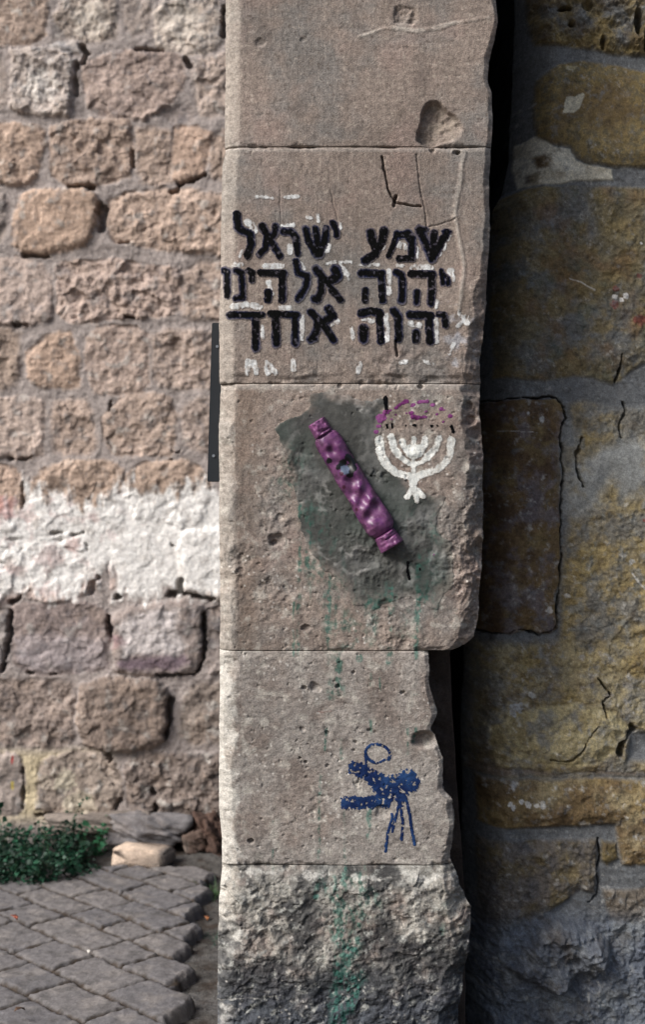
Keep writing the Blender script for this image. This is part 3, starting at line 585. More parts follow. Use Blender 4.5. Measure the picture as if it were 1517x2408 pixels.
# closed ends
i = np.arange(nt_ * na).reshape(nt_, na)
ev = np.stack([case_pt(np.array([t0]), np.array([0.]), np.array([0.002]))[0], case_pt(np.array([t1]), np.array([0.]), np.array([0.002]))[0]])
eq = [];
for e, row in ((0, i[0]), (1, i[-1])):
    for a_ in range(0, na - 2, 2):
        q = [row[a_], row[a_ + 1], row[a_ + 2], nt_ * na + e]
        eq.append(q if e == 1 else q[::-1])
o = grid_obj('case_body', P[..., 0], P[..., 1], P[..., 2], Cp, M_purple, mez, extra=(ev, np.array(eq), np.array([Cp[0, 0], Cp[-1, 0]])))
def end_cap(ts, te, w0, w1, h, crease, seed):
    n_, m_ = 44, 60
    T = np.linspace(ts, te, n_); s = np.linspace(-1, 1, m_)
    Tg, Sg = np.meshgrid(T, s, indexing='ij'); f = (Tg - ts) / (te - ts)
    W = (w0 + (w1 - w0) * f) * PX
    prof = np.clip(1.25 - np.abs(Sg) ** 5 * 1.25, 0, 1.0) * (1 - 0.42 * np.clip(np.abs(Sg) - .45, 0, 1)) + .06 * np.clip(1 - np.abs(Sg) * 2, 0, 1)
    hgt = h * prof * (1 + crease * fbm(Tg, Sg * W, 45, 2, seed))
    endr = np.minimum(np.clip(f / .07, 0, 1), np.clip((1 - f) / .07, 0, 1)); hgt = hgt * (0.72 + .28 * np.sqrt(endr))
    groove_ = sst(.06, .0, np.abs(f - (.35 if seed == 192 else .8)) - .01); hgt = hgt - groove_ * .003 * (Sg > -.2)
    p = case_pt(Tg.ravel(), (Sg * W).ravel(), np.maximum(hgt, 0).ravel()).reshape(n_, m_, 3)
    # end faces reach down to the stone
    p0, p1 = p[:1].copy(), p[-1:].copy(); p0[..., 1] = base_y + .002; p1[..., 1] = base_y + .002
    p = np.concatenate([p0, p, p1], 0)
    cc = np.zeros(p.shape) + lin(108, 62, 101)
    cc = mix(cc, lin(136, 80, 126), sst(0, .5, fbm(p[..., 0], p[..., 2], 60, 3, seed + 3)))
    return grid_obj('end_cap', p[..., 0], p[..., 1], p[..., 2], cc, M_purple, mez)
end_cap(-10 * PX, 118 * PX, 78, 82, 0.032, .22, 190)['label'] = 'small upper end cap, lighter at its corner'
end_cap(Lm - 122 * PX, Lm + 8 * PX, 92, 106, 0.036, .2, 192)['label'] = 'square lower end cap of the purple case'
# ------------------------------------------------------------------ dark metal plate beside the pillar
def boxm(bm_list, c, sx, sy, sz):
    pass
pt = empty('metal_plate', (px2w(505, 945, 0.12)[0], 0.12, px2w(505, 1133, 0.12)[1]))
tag(pt, 'narrow dark metal plate with two screws sticking out behind the left edge of the pillar', 'metal plate')
def box_part(name, corners, y0, y1, mat, colr, parent, bev=0.002):
    import bmesh
    bm = bmesh.new()
    f = [bm.verts.new((cx, y0, cz)) for cx, cz in corners]; k_ = [bm.verts.new((cx, y1, cz)) for cx, cz in corners]
    n = len(corners)
    bm.faces.new(f); bm.faces.new(k_[::-1])
    for a_ in range(n): bm.faces.new((f[a_], k_[a_], k_[(a_ + 1) % n], f[(a_ + 1) % n]))
    bmesh.ops.recalc_face_normals(bm, faces=bm.faces)
    bmesh.ops.bevel(bm, geom=bm.edges[:], offset=bev, segments=2, affect='EDGES')
    me = bpy.data.meshes.new(name); bm.to_mesh(me); bm.free()
    ca = me.color_attributes.new('Col', 'FLOAT_COLOR', 'POINT')
    ca.data.foreach_set('color', np.tile(np.append(colr, 1).astype(np.float32), len(me.vertices)))
    return link_mesh(name, me, mat, parent, smooth=False)
YP = 0.12
cor = [px2w(498, 759, YP), px2w(540, 759, YP), px2w(532, 1133, YP), px2w(487, 1133, YP)]
box_part('plate', cor, YP, YP + 0.006, M_metal, lin(24, 29, 35), pt)
for (pu, pv) in ((510.5, 815), (502, 1072)):
    cx, cz = px2w(pu, pv, YP)
    ring = [(cx + 0.0045 * math.cos(a_), cz + 0.0045 * math.sin(a_)) for a_ in np.linspace(0, 2 * math.pi, 13)[:-1]]
    box_part('screw', ring, YP - 0.003, YP + 0.001, M_metal, lin(110, 116, 124), pt, bev=0.0008)
# the bracket holding it to the jamb's side
xa = px2w(516, 0, 0)[0]
box_part('bracket', [(xa - .006, cor[0][1] - .02), (xa + .006, cor[0][1] - .02), (xa + .006, cor[3][1] + .02), (xa - .006, cor[3][1] + .02)], YP + .0065, YP + 0.09, M_metal, lin(34, 38, 44), pt)

# ------------------------------------------------------------------ rubble wall behind, on the left
YW = 2.42
KW = .3557
def wpoly(l, off):
    out = []
    for (a_, b_) in l:
        out.append((a_ * KW, off + b_ * KW))
    return out
O1, O2, O3, O4 = 0.0, 539.6, 1079.3, 1686.3
BR, GR, OR_, PK, WHT, TAN, DK = (150, 126, 106), (142, 131, 122), (196, 158, 126), (178, 153, 138), (192, 180, 166), (168, 142, 121), (122, 106, 92)
ST = [  # outline, view offset, colour, projection (mm), roughness
 ([(-60, -200), (300, -200), (305, 60), (290, 230), (230, 270), (190, 295), (-60, 290)], O1, BR, 22, 1.),
 ([(350, 100), (400, 20), (420, -200), (740, -200), (770, 100), (765, 250), (640, 275), (560, 290), (500, 265), (370, 255)], O1, (160, 146, 130), 18, 1.3),
 ([(775, -200), (970, -200), (1000, 90), (995, 180), (940, 215), (850, 260), (815, 160)], O1, GR, 10, 1.),
 ([(1030, 80), (1080, 30), (1160, -200), (1400, -200), (1425, 60), (1470, 130), (1468, 250), (1420, 310), (1330, 340), (1230, 350), (1130, 330), (1040, 300), (1020, 200)], O1, (200, 188, 172), 26, 1.2),
 ([(1480, -200), (1640, -200), (1640, 330), (1500, 320)], O1, GR, 6, 1.),
 ([(-60, 370), (20, 380), (40, 480), (45, 690), (20, 730), (-60, 740)], O1, GR, 12, .8),
 ([(75, 340), (300, 320), (440, 335), (510, 400), (490, 560), (460, 680), (440, 770), (300, 765), (150, 740), (70, 700), (80, 500)], O1, (184, 174, 164), 36, 1.9),
 ([(330, 300), (500, 275), (520, 330), (420, 345)], O1, (205, 200, 192), 26, .8),
 ([(560, 420), (640, 390), (780, 340), (900, 330), (1050, 350), (1180, 360), (1210, 450), (1200, 560), (1150, 640), (1060, 720), (960, 780), (800, 780), (650, 760), (580, 700), (560, 560)], O1, (156, 134, 122), 24, 1.1),
 ([(1260, 440), (1320, 380), (1500, 350), (1640, 340), (1640, 770), (1480, 760), (1400, 775), (1330, 760), (1300, 680), (1280, 560)], O1, (190, 170, 154), 18, 1.2),
 ([(1070, 740), (1180, 680), (1280, 690), (1300, 770), (1240, 830), (1120, 830)], O1, (150, 140, 136), 4, .8),
 ([(-60, 830), (90, 820), (260, 840), (290, 870), (280, 980), (250, 1120), (170, 1210), (60, 1215), (-60, 1190)], O1, (182, 148, 120), 32, 1.2),
 ([(330, 860), (420, 820), (600, 800), (850, 800), (862, 900), (872, 1080), (850, 1160), (750, 1200), (620, 1225), (450, 1215), (345, 1160), (330, 1000)], O1, (160, 133, 112), 26, 1.4),
 ([(900, 840), (1120, 850), (1140, 960), (1140, 1210), (1050, 1230), (950, 1220), (900, 1150), (885, 1000)], O1, TAN, 14, 1.2),
 ([(1150, 850), (1300, 840), (1400, 890), (1360, 1080), (1330, 1160), (1200, 1200), (1150, 1180)], O1, (182, 146, 118), 20, 1.),
 ([(1410, 900), (1500, 850), (1640, 850), (1640, 1190), (1400, 1190), (1380, 1050)], O1, TAN, 14, 1.),
 ([(150, 1300), (200, 1262), (400, 1262), (560, 1262), (620, 1290), (635, 1380), (600, 1560), (560, 1620), (440, 1650), (290, 1670), (150, 1668), (90, 1610), (80, 1480)], O1, OR_, 40, .7),
 ([(-60, 1260), (30, 1280), (55, 1350), (40, 1500), (10, 1620), (-60, 1620)], O1, (128, 120, 114), 14, 1.2),
 ([(730, 1330), (850, 1280), (1050, 1260), (1280, 1270), (1400, 1290), (1640, 1300), (1640, 1670), (1430, 1670), (1250, 1660), (1030, 1640), (850, 1600), (750, 1580), (710, 1480)], O1, (184, 154, 130), 28, 1.3),
 ([(-60, 190), (60, 200), (150, 190), (260, 230), (320, 300), (335, 450), (325, 600), (150, 625), (-60, 620)], O2, (194, 172, 158), 26, 1.),
 ([(370, 230), (450, 210), (640, 220), (760, 200), (1000, 240), (1180, 260), (1200, 340), (1190, 520), (1100, 570), (900, 580), (650, 600), (500, 615), (430, 600), (375, 530), (380, 430)], O2, PK, 22, 1.9),
 ([(1210, 280), (1320, 220), (1500, 200), (1640, 210), (1640, 610), (1400, 600), (1270, 600), (1205, 570), (1212, 430)], O2, (172, 148, 130), 18, 1.2),
 ([(-60, 640), (60, 640), (130, 680), (135, 850), (125, 990), (60, 1060), (-60, 1070)], O2, (150, 128, 108), 18, 1.1),
 ([(180, 860), (210, 790), (300, 710), (390, 690), (465, 690), (480, 780), (515, 850), (520, 1020), (430, 1040), (260, 1040), (200, 970)], O2, (188, 152, 122), 24, 1.),
 ([(570, 720), (640, 670), (740, 640), (900, 650), (970, 700), (970, 900), (980, 1010), (900, 1070), (760, 1090), (640, 1070), (590, 980), (565, 850)], O2, (170, 146, 130), 20, 1.1),
 ([(1000, 690), (1100, 650), (1250, 660), (1430, 680), (1640, 690), (1640, 1060), (1400, 1050), (1180, 1060), (1050, 1040), (995, 950)], O2, (168, 146, 130), 18, 1.5),
 ([(-60, 1120), (150, 1110), (280, 1140), (290, 1200), (270, 1350), (270, 1480), (200, 1510), (60, 1500), (-60, 1490)], O2, (198, 176, 160), 28, 1.),
 ([(340, 1150), (430, 1120), (570, 1120), (610, 1200), (630, 1320), (640, 1440), (600, 1490), (470, 1500), (350, 1470), (330, 1320)], O2, (176, 150, 130), 12, 1.3),
 ([(740, 1180), (820, 1110), (1000, 1080), (1120, 1120), (1160, 1230), (1140, 1400), (1120, 1480), (950, 1490), (760, 1480), (690, 1400), (680, 1250)], O2, (176, 150, 130), 20, 1.2),
 ([(1200, 1150), (1300, 1110), (1640, 1090), (1640, 1480), (1300, 1470), (1210, 1420), (1200, 1300)], O2, (166, 146, 132), 14, 1.2),
 ([(-60, 40), (90, 70), (140, 130), (150, 250), (130, 360), (90, 450), (-60, 470)], O3, (184, 150, 124), 20, 1.),
 ([(210, 160), (280, 80), (420, 20), (700, 10), (800, 60), (810, 180), (812, 300), (800, 430), (700, 480), (540, 490), (450, 510), (330, 490), (240, 520), (210, 430), (200, 300)], O3, (168, 138, 112), 26, 1.2),
 ([(840, 100), (950, 30), (1200, 10), (1320, 60), (1380, 130), (1390, 220), (1350, 350), (1290, 420), (1200, 450), (1100, 400), (900, 380), (830, 250)], O3, (176, 146, 120), 24, 1.2),
 ([(-60, 540), (100, 530), (300, 560), (500, 530), (550, 600), (570, 720), (640, 780), (620, 850), (560, 870), (500, 940), (300, 940), (130, 890), (60, 950), (-60, 980)], O3, (172, 150, 142), 20, 1.5),
 ([(750, 540), (900, 490), (1080, 510), (1140, 580), (1150, 700), (1110, 800), (1000, 840), (870, 860), (740, 860), (720, 740)], O3, (186, 164, 154), 20, .8),
 ([(1200, 480), (1500, 450), (1640, 450), (1640, 920), (1420, 920), (1300, 890), (1210, 880), (1200, 780), (1180, 600)], O3, (190, 180, 170), 40, .9),
 ([(80, 990), (150, 960), (300, 970), (560, 950), (690, 1010), (730, 1060), (725, 1180), (700, 1300), (720, 1380), (560, 1400), (350, 1420), (160, 1410), (90, 1330), (80, 1150)], O3, (160, 142, 138), 26, .9),
 ([(760, 1050), (850, 990), (1030, 960), (1200, 940), (1310, 970), (1340, 1060), (1338, 1240), (1300, 1380), (1200, 1420), (1030, 1430), (850, 1410), (780, 1400), (760, 1230)], O3, (172, 158, 152), 42, .9),
 ([(1370, 990), (1640, 960), (1640, 1420), (1400, 1400), (1360, 1300)], O3, (150, 140, 136), 20, 1.1),
 ([(-60, 1000), (40, 1010), (60, 1100), (50, 1250), (30, 1330), (-60, 1410)], O3, (150, 146, 146), 24, 1.),
 ([(-60, 1440), (100, 1450), (300, 1450), (480, 1470), (490, 1580), (480, 1720), (500, 1870), (400, 1915), (200, 1910), (50, 1900), (-60, 1890)], O3, (148, 130, 118), 14, 1.4),
 ([(530, 1500), (640, 1460), (850, 1450), (1020, 1470), (1090, 1540), (1110, 1650), (1118, 1720), (1090, 1850), (1000, 1900), (900, 1930), (720, 1925), (570, 1890), (530, 1800), (520, 1650)], O3, (132, 112, 96), 58, 1.2),
 ([(1200, 1560), (1300, 1480), (1640, 1450), (1640, 1900), (1450, 1890), (1260, 1900), (1180, 1830)], O3, (146, 132, 118), 6, 1.3),
 ([(-60, 250), (80, 245), (130, 280), (150, 350), (145, 600), (110, 640), (-60, 640)], O4, (186, 172, 162), 24, .8),
 ([(260, 350), (300, 280), (450, 240), (690, 240), (750, 300), (790, 420), (795, 530), (750, 600), (690, 640), (560, 660), (330, 650), (250, 600), (250, 450)], O4, (166, 150, 132), 24, 1.3),
 ([(830, 350), (880, 280), (1000, 250), (1200, 250), (1640, 250), (1640, 660), (1350, 665), (1050, 660), (1010, 640), (940, 680), (880, 650), (850, 550)], O4, (126, 112, 102), 34, 1.8)]
# courses carried on outside the picture, to the left, behind the pillar and above it
rg = random.Random(5)
yc = [-330, -200] ; rows_px = [(-560, -230), (-200, 290), (330, 760), (820, 1215), (1260, 1650), (1700, 2140), (2160, 2610), (2640, 3020), (3060, 3510), (3560, 4000), (4020, 4440), (4480, 4920), (4960, 5450), (5440, 5750)]
for r0, r1 in rows_px:
    spans = [(-1250, -85), (1665, 2700)] if r0 > -300 else [(-1250, 2700)]
    for s0, s1 in spans:
        xx = s0
        while xx < s1 - 150:
            ww = min(rg.uniform(350, 800), s1 - xx)
            if s1 - xx - ww < 250: ww = s1 - xx
            a0, a1 = xx + 18, xx + ww - 18
            pl = [(a0, r0 + 60), (a0 + 70, r0 + 10), ((a0 + a1) / 2, r0 + rg.uniform(-10, 20)), (a1 - 60, r0 + 10), (a1, r0 + 80), (a1 - rg.uniform(0, 20), r1 - 90), (a1 - 70, r1 - 20), ((a0 + a1) / 2, r1 - rg.uniform(0, 25)), (a0 + 60, r1 - 15), (a0 + rg.uniform(0, 20), r1 - 70)]
            ST.append((pl, 0.0, rg.choice([BR, GR, OR_, PK, TAN, (184, 160, 140)]), rg.uniform(12, 34), rg.uniform(.8, 1.4)))
            xx += ww
uw = np.concatenate([np.arange(-440, -20, 5), np.arange(-20, 545, 2.3), np.arange(545, 960, 8)])
vw = np.concatenate([np.arange(-220, -20, 5), np.arange(-20, 2030, 2.3), np.arange(2030, 2075, 5)])
U2, V2 = np.meshgrid(uw, vw)
SW = MM * (CAM_D + YW)
x, y = U2 * SW, V2 * SW
wu = U2 + 7 * fbm(x, y, 7, 4, 200) + 2.5 * fbm(x, y, 40, 2, 201); wv = V2 + 7 * fbm(x, y, 7, 4, 202) + 2.5 * fbm(x, y, 40, 2, 203)
f8, f25, f60 = fbm(x, y, 7, 4, 204), fbm(x, y, 22, 4, 205, .6), fbm(x, y, 55, 3, 206)
rdg = ridged(x, y, 16, 4, 207)
sand = (0.5 + 0.5 * f8)
Hm = 0.014 + 0.012 * f8 + 0.006 * f25 + 0.0018 * f60
Cm = np.zeros(U2.shape + (3,)) + lin(160, 149, 144); Cm *= (1 + .12 * f25 + .1 * f60)[..., None]
Cm = mix(Cm, lin(205, 188, 148), 0.85 * sst(1745, 1790, V2) * sst(1960, 1900, V2) * sst(290, 200, U2) * sst(-.5, .1, f8 + .3))
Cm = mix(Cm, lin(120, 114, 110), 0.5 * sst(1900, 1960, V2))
H2 = Hm.copy(); C2 = Cm.copy()
for si, (pl, off, cc, prj, rgh) in enumerate(ST):
    pts = wpoly(pl, off)
    b = boxed(U2, V2, pts, 25)
    if not b: continue
    sdm = poly_sd(wu[b], wv[b], pts) * SW + .008         # metres inside the outline
    r2 = np.random.default_rng(300 + si)
    cxm, cym = np.mean(pts, 0)
    tx, ty = r2.uniform(-.06, .06, 2)
    edge = sst(-0.006 - .006 * r2.random(), 0.008 + 0.02 * (prj < 19), sdm + .013 * f25[b] + .008 * f60[b])
    rnd = 1 - np.clip(1 - sdm / (0.016 + .0004 * prj), 0, 1) ** 2
    hs = (.58 if prj < 35 else .85) * prj / 1000.0 * (0.55 + 0.45 * rnd) + .004 + (U2[b] - cxm) * SW * tx * .5 + (V2[b] - cym) * SW * ty
    ox, oy = r2.uniform(0, 50, 2)
    sf = fbm(x[b] + ox, y[b] + oy, 11, 4, 210, .55); sr = ridged(x[b] + ox, y[b] + oy, 13, 4, 214)
    wf, wi = worley(x[b] + ox + .03 * sf, y[b] * 1.2 + oy + .03 * sr, 11, 240)
    wg, wj = worley(x[b] + ox + .02 * sf, y[b] + oy, 30, 242)
    hs = hs + rgh * (0.012 * (wi - .5) * sst(.75, .45, wf) + .005 * (wj - .5) * sst(.7, .4, wg) + 0.009 * sf + 0.004 * sr + 0.004 * f25[b] + 0.002 * f60[b])
    H2[b] = H2[b] * (1 - edge) + hs * edge
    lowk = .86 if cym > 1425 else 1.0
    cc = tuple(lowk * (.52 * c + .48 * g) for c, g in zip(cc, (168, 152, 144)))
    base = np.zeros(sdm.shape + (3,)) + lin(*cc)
    a1 = fbm(x[b] + oy, y[b] + ox, 5, 4, 220); a2 = fbm(x[b] + oy, y[b] + ox, 18, 4, 222)
    base = mix(base, lin(*[min(255, c * 1.14 + 6) for c in cc]), sst(0, .5, a1 + .4 * a2))
    base = mix(base, lin(*[c * .80 for c in (cc[0] * .96, cc[1], cc[2] * 1.06)]), .8 * sst(0.02, .45, a2 - .5 * a1))
    base = mix(base, lin(176, 152, 132), .22 * sst(.05, .5, fbm(x[b] + ox, y[b], 9, 3, 226)))
    base = mix(base, lin(205, 198, 188), .5 * sst(.2, .5, a2 + .4 * sf) * (0.3 + .7 * r2.random()))
    base *= (1 + .16 * f60[b] + .14 * f25[b])[..., None]
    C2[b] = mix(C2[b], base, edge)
# deep gaps and holes
def hole2(pts, wpx, dep, off):
    b = boxed(U2, V2, wpoly(pts, off), 30)
    d = seg_d(wu[b], wv[b], wpoly(pts, off)) - wpx * .8 * KW / 2
    m = sst(3.0, -1.5, d + 8 * f25[b] + 4 * f8[b] + 2 * f60[b])
    H2[b] = H2[b] * (1 - m) - dep * .75 * m
for pts, wpx, dep, off in [([(535, 310), (575, 340), (555, 400)], 40, .07, O1), ([(1230, 390), (1250, 430)], 44, .05, O1), ([(1475, 60), (1478, 230)], 36, .07, O1), ([(900, 325), (1080, 335)], 14, .04, O1),
        ([(660, 1340), (650, 1400)], 36, .06, O1), ([(685, 1380), (670, 1520)], 50, .07, O1), ([(450, 1235), (620, 1232)], 20, .06, O1), ([(1190, 1225), (1270, 1200), (1360, 1150)], 24, .06, O1), ([(1140, 1280), (1180, 1262)], 16, .05, O1), ([(150, 1690), (310, 1690)], 22, .06, O1), ([(760, 1600), (830, 1605)], 22, .05, O1),
        ([(870, 1000), (880, 1100)], 26, .04, O1), ([(510, 420), (490, 620)], 28, .04, O1), ([(90, 625), (180, 628)], 14, .05, O2), ([(830, 575), (890, 580)], 14, .05, O2), ([(720, 1140), (715, 1200)], 22, .04, O2), ([(1140, 1470), (1180, 1470)], 22, .05, O2), ([(1115, 1515), (1120, 1518)], 16, .05, O2), ([(60, 1520), (200, 1510)], 12, .04, O2),
        ([(1190, 810), (1180, 880), (1110, 900)], 44, .10, O3), ([(1210, 900), (1300, 910), (1420, 925)], 24, .09, O3), ([(1345, 1010), (1350, 1200), (1345, 1330), (1300, 1410)], 20, .09, O3), ([(1050, 1432), (1280, 1425)], 12, .06, O3),
        ([(725, 1050), (722, 1180)], 26, .08, O3), ([(765, 925), (790, 920)], 26, .08, O3), ([(600, 840), (590, 880), (640, 780)], 34, .05, O3), ([(70, 960), (130, 920)], 26, .08, O3), ([(70, 1020), (60, 1180), (40, 1280), (10, 1400)], 28, .09, O3), ([(200, 1415), (215, 1420)], 22, .05, O3), ([(340, 1415), (360, 1420)], 22, .05, O3), ([(340, 490), (400, 488)], 16, .04, O3), ([(470, 500), (540, 490)], 14, .04, O3), ([(560, 560), (570, 600)], 16, .04, O3), ([(1120, 550), (1135, 570)], 12, .04, O3), ([(150, 160), (145, 330)], 10, .03, O3),
        ([(1120, 1600), (1130, 1720), (1105, 1850)], 26, .07, O3), ([(150, 340), (150, 600)], 12, .04, O4), ([(720, 250), (740, 280)], 22, .04, O4), ([(1010, 470), (1020, 500)], 22, .04, O4), ([(800, 530), (760, 610)], 12, .04, O4), ([(1030, 560), (1030, 620), (950, 670)], 14, .04, O4), ([(250, 650), (330, 650)], 30, .07, O4), ([(1050, 665), (1400, 668)], 10, .04, O4)]:
    hole2(pts, wpx, dep, off)
# whitewash brushed over the middle of the wall
wp = wpoly([(-60, 300), (120, 280), (180, 160), (300, 250), (400, 170), (520, 290), (640, 270), (740, 180), (850, 120), (900, 200), (1040, 220), (1240, 190), (1330, 130), (1440, 190), (1640, 190), (1640, 930), (1400, 930), (1180, 900), (1090, 880), (1000, 930), (760, 960), (720, 700), (600, 830), (560, 930), (300, 920), (120, 880), (-60, 960)], O3)
strk = fbm(x, y * .35, 26, 4, 230)
ws = poly_sd(wu, wv, wp) * SW
ww_ = sst(-0.03, 0.03, ws + .09 * strk + .04 * f25 - .01)
patch = 0.45 + 0.55 * sst(120, 260, U2) ; patch = np.clip(patch - .5 * sst(120, 60, U2 + 30 * f8) + .15, 0, 1)
thin = sst(-.95, -.25, fbm(x, y, 9, 5, 232, .6) + .55 * (patch - .35) + .25 * sst(150, 300, U2))
pinkish = sst(.05, .45, fbm(x, y, 12, 4, 236)) * sst(330, 200, U2)
wcol = mix(np.zeros_like(C2) + lin(234, 232, 228), lin(200, 160, 156), .55 * pinkish)
wcol = mix(wcol, lin(196, 190, 184), .6 * sst(.05, .45, fbm(x, y, 16, 4, 237)))
C2 = mix(C2, wcol, ww_ * thin * .97)
H2 = H2 + (0.022 - H2) * .45 * ww_ * thin * (H2 > 0)
b8 = sst(-0.015, 0.03, poly_sd(wu, wv, wpoly([(800, 1080), (900, 1010), (1080, 970), (1190, 1000), (1180, 1120), (1240, 1230), (1180, 1290), (960, 1290), (810, 1300), (790, 1200)], O3)) * SW + .02 * f25)
C2 = mix(C2, lin(214, 206, 204), .8 * b8 * sst(-.5, .2, f25 + .3))
b9 = sst(-0.01, 0.03, poly_sd(wu, wv, wpoly([(770, 1330), (900, 1290), (1230, 1270), (1260, 1330), (1180, 1410), (900, 1410), (780, 1400)], O3)) * SW + .02 * f25)
C2 = mix(C2, lin(112, 92, 108), .75 * b9)
b10 = sst(-.02, .03, poly_sd(wu, wv, wpoly([(90, 1180), (200, 1150), (560, 1170), (720, 1200), (720, 1390), (560, 1400), (160, 1405), (90, 1320)], O3)) * SW + .03 * f25)
C2 = mix(C2, lin(168, 160, 164), .5 * b10)
for (px_, py_, r_, cc, off, a_) in [(30, 320, 90, (178, 120, 118), O3, .6), (330, 650, 110, (150, 110, 108), O3, .45), (480, 560, 60, (186, 128, 120), O3, .45), (780, 1200, 60, (150, 112, 116), O3, .5), (430, 420, 90, (206, 196, 172), O4, .7), (530, 580, 120, (210, 198, 172), O4, .5), (300, 440, 60, (200, 186, 168), O4, .5), (600, 120, 150, (212, 202, 188), O1, .5), (280, 580, 130, (222, 216, 208), O1, .6), (1200, 150, 160, (214, 204, 190), O1, .5)]:
    b = boxed(U2, V2, [(px_ * KW, off + py_ * KW)], r_ * KW * 1.6)
    q = blob(wu[b], wv[b], px_ * KW, off + py_ * KW, r_ * KW) + .6 * f25[b] + .3 * f60[b]
    C2[b] = mix(C2[b], lin(*cc), a_ * sst(0, .4, q))
for (p0, p1, cc, wpx) in [((82, 258), (78, 305), (170, 50, 45), 14), ((80, 430), (80, 470), (190, 170, 60), 16)]:
    d = seg_d(U2, V2, wpoly([p0, p1], O4)) - wpx * KW / 2
    C2 = mix(C2, lin(*cc), sst(1, -1, d + 1.5 * f60))
H2 = H2 - 0.015
lum = C2 @ np.array([.3, .55, .15]); C2 = C2 + (lum[..., None] * np.array([1.05, .99, .97]) - C2) * .16
Xw, Zw = px2w(U2, V2, YW)
# a top ledge and a left end so that the wall has thickness
n, mcol = Xw.shape
back = np.stack([Xw[0], np.full(mcol, YW + .6), Zw[0]], -1); a = np.arange(mcol - 1)
eq1 = np.stack([a, a + 1, n * mcol + a + 1, n * mcol + a], -1)
back2 = np.stack([Xw[:, 0], np.full(n, YW + .6), Zw[:, 0]], -1); a2 = np.arange(n - 1); o2 = n * mcol + mcol
eq2 = np.stack([a2 * mcol, o2 + a2, o2 + a2 + 1, (a2 + 1) * mcol], -1)
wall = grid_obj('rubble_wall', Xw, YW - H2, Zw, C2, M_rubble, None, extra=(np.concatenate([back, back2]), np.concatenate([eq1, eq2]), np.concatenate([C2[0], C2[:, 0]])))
tag(wall, 'old wall of rough pinkish rubble stones with whitewash across its middle, left of the pillar', 'wall')

# ------------------------------------------------------------------ stained wall in the passage, on the right
YG = 0.40
SG = MM * (CAM_D + YG); KA = .28856; KD = .333
def pA(l, off=0.0): return [(1079.2 + a_ * KA if a_ < 1580 else 1079.2 + a_ * KA + 420, off + b_ * KA) for a_, b_ in l]
def pD(l): return [(1011.8 + a_ * KD if a_ < 1560 else 1011.8 + a_ * KD + 420, 1686.3 + b_ * KD) for a_, b_ in l]
GE = np.array([(-200, 1232), (0, 1232), (200, 1224), (350, 1216), (432, 1200), (470, 1178), (620, 1164), (900, 1142), (1200, 1124), (1700, 1100), (2100, 1104), (2600, 1102)])
vg = np.concatenate([np.arange(-900, -10, 12), np.arange(-10, 2415, 2.0), np.arange(2415, 2560, 6)])
ug = np.concatenate([np.linspace(0, 1, 215)])
El = np.interp(vg, GE[:, 0], GE[:, 1]) + 4 * fbm(vg * SG, vg * 0, 6, 4, 400)
U3 = np.concatenate([El[:, None] + (1540 - El)[:, None] * ug[None], np.repeat(np.arange(1548, 2100, 9)[None], len(vg), 0)], 1)
V3 = np.repeat(vg[:, None], U3.shape[1], 1)
x, y = U3 * SG, V3 * SG
g8, g25, g60 = fbm(x, y, 7, 4, 401), fbm(x, y, 24, 4, 405, .6), fbm(x, y, 70, 3, 409)
gu = U3 + 8 * fbm(x, y, 8, 4, 412) + 2 * g60; gv = V3 + 8 * fbm(x, y, 8, 4, 416) + 2 * g25
gr = ridged(x, y, 12, 4, 420)
OCH, GREY, BRN, BEI, BLU, ORA = lin(132, 114, 68), lin(108, 111, 114), lin(94, 76, 54), lin(154, 141, 106), lin(88, 94, 106), lin(112, 88, 58)
H3 = 0.006 * g8 + 0.004 * g25 + .0012 * g60
C3 = np.zeros(U3.shape + (3,)) + GREY; C3 *= (1 + .12 * g25 + .08 * g60)[..., None]
def stone3(pts, hgt, rgh, cols, seed, edge=0.012, soft=0.0):
    """cols: list of (linear colour, noise frequency, threshold, amount)"""
    b = boxed(U3, V3, pts, 30)
    sdm = poly_sd(gu[b], gv[b], pts) * SG
    e = sst(-0.003 - soft, edge, sdm)
    ox = seed * 1.37
    hh = hgt * (0.4 + .6 * sst(0, .05, sdm)) + rgh * (0.015 * fbm(x[b] + ox, y[b], 10, 6, 430, .62) + 0.007 * ridged(x[b] + ox, y[b], 15, 4, 436) - .003 + .002 * g60[b])
    H3[b] = H3[b] * (1 - e) + hh * e
    base = np.zeros(sdm.shape + (3,)) + cols[0][0]
    for i_, (cc, fq, th, am) in enumerate(cols[1:]):
        base = mix(base, cc, am * sst(th - .18, th + .22, fbm(x[b] + ox + 7 * i_, y[b] - ox, fq, 5, 440 + 5 * i_, .6)))
    base *= (1 + .25 * g60[b] + .22 * g25[b])[..., None]
    C3[b] = mix(C3[b], base, e)
WSP = lin(205, 203, 198)
stone3(pA([(560, -600), (1600, -600), (1600, 470), (1300, 470), (1100, 420), (900, 400), (640, 330), (600, 200)]), .02, 2.2, [(OCH),] and [(OCH * .9, 0, 0, 0), (GREY * 1.0, 7, .0, .85), (BRN, 12, .12, .6), (lin(172, 150, 96), 20, .2, .5), (lin(60, 52, 44), 16, .3, .5)], 1)
stone3(pA([(640, 620), (800, 520), (1000, 490), (1250, 520), (1500, 590), (1600, 620), (1600, 1360), (1300, 1372), (1050, 1350), (950, 1280), (900, 1200), (750, 1180), (640, 1100), (615, 850)]), .024, .16, [(lin(134, 114, 66), 0, 0, 0), (lin(146, 126, 78), 5, .05, .6), (lin(104, 98, 78), 55, .02, .75), (lin(112, 88, 52), 6, .1, .6), (GREY, 30, .3, .5)], 2)
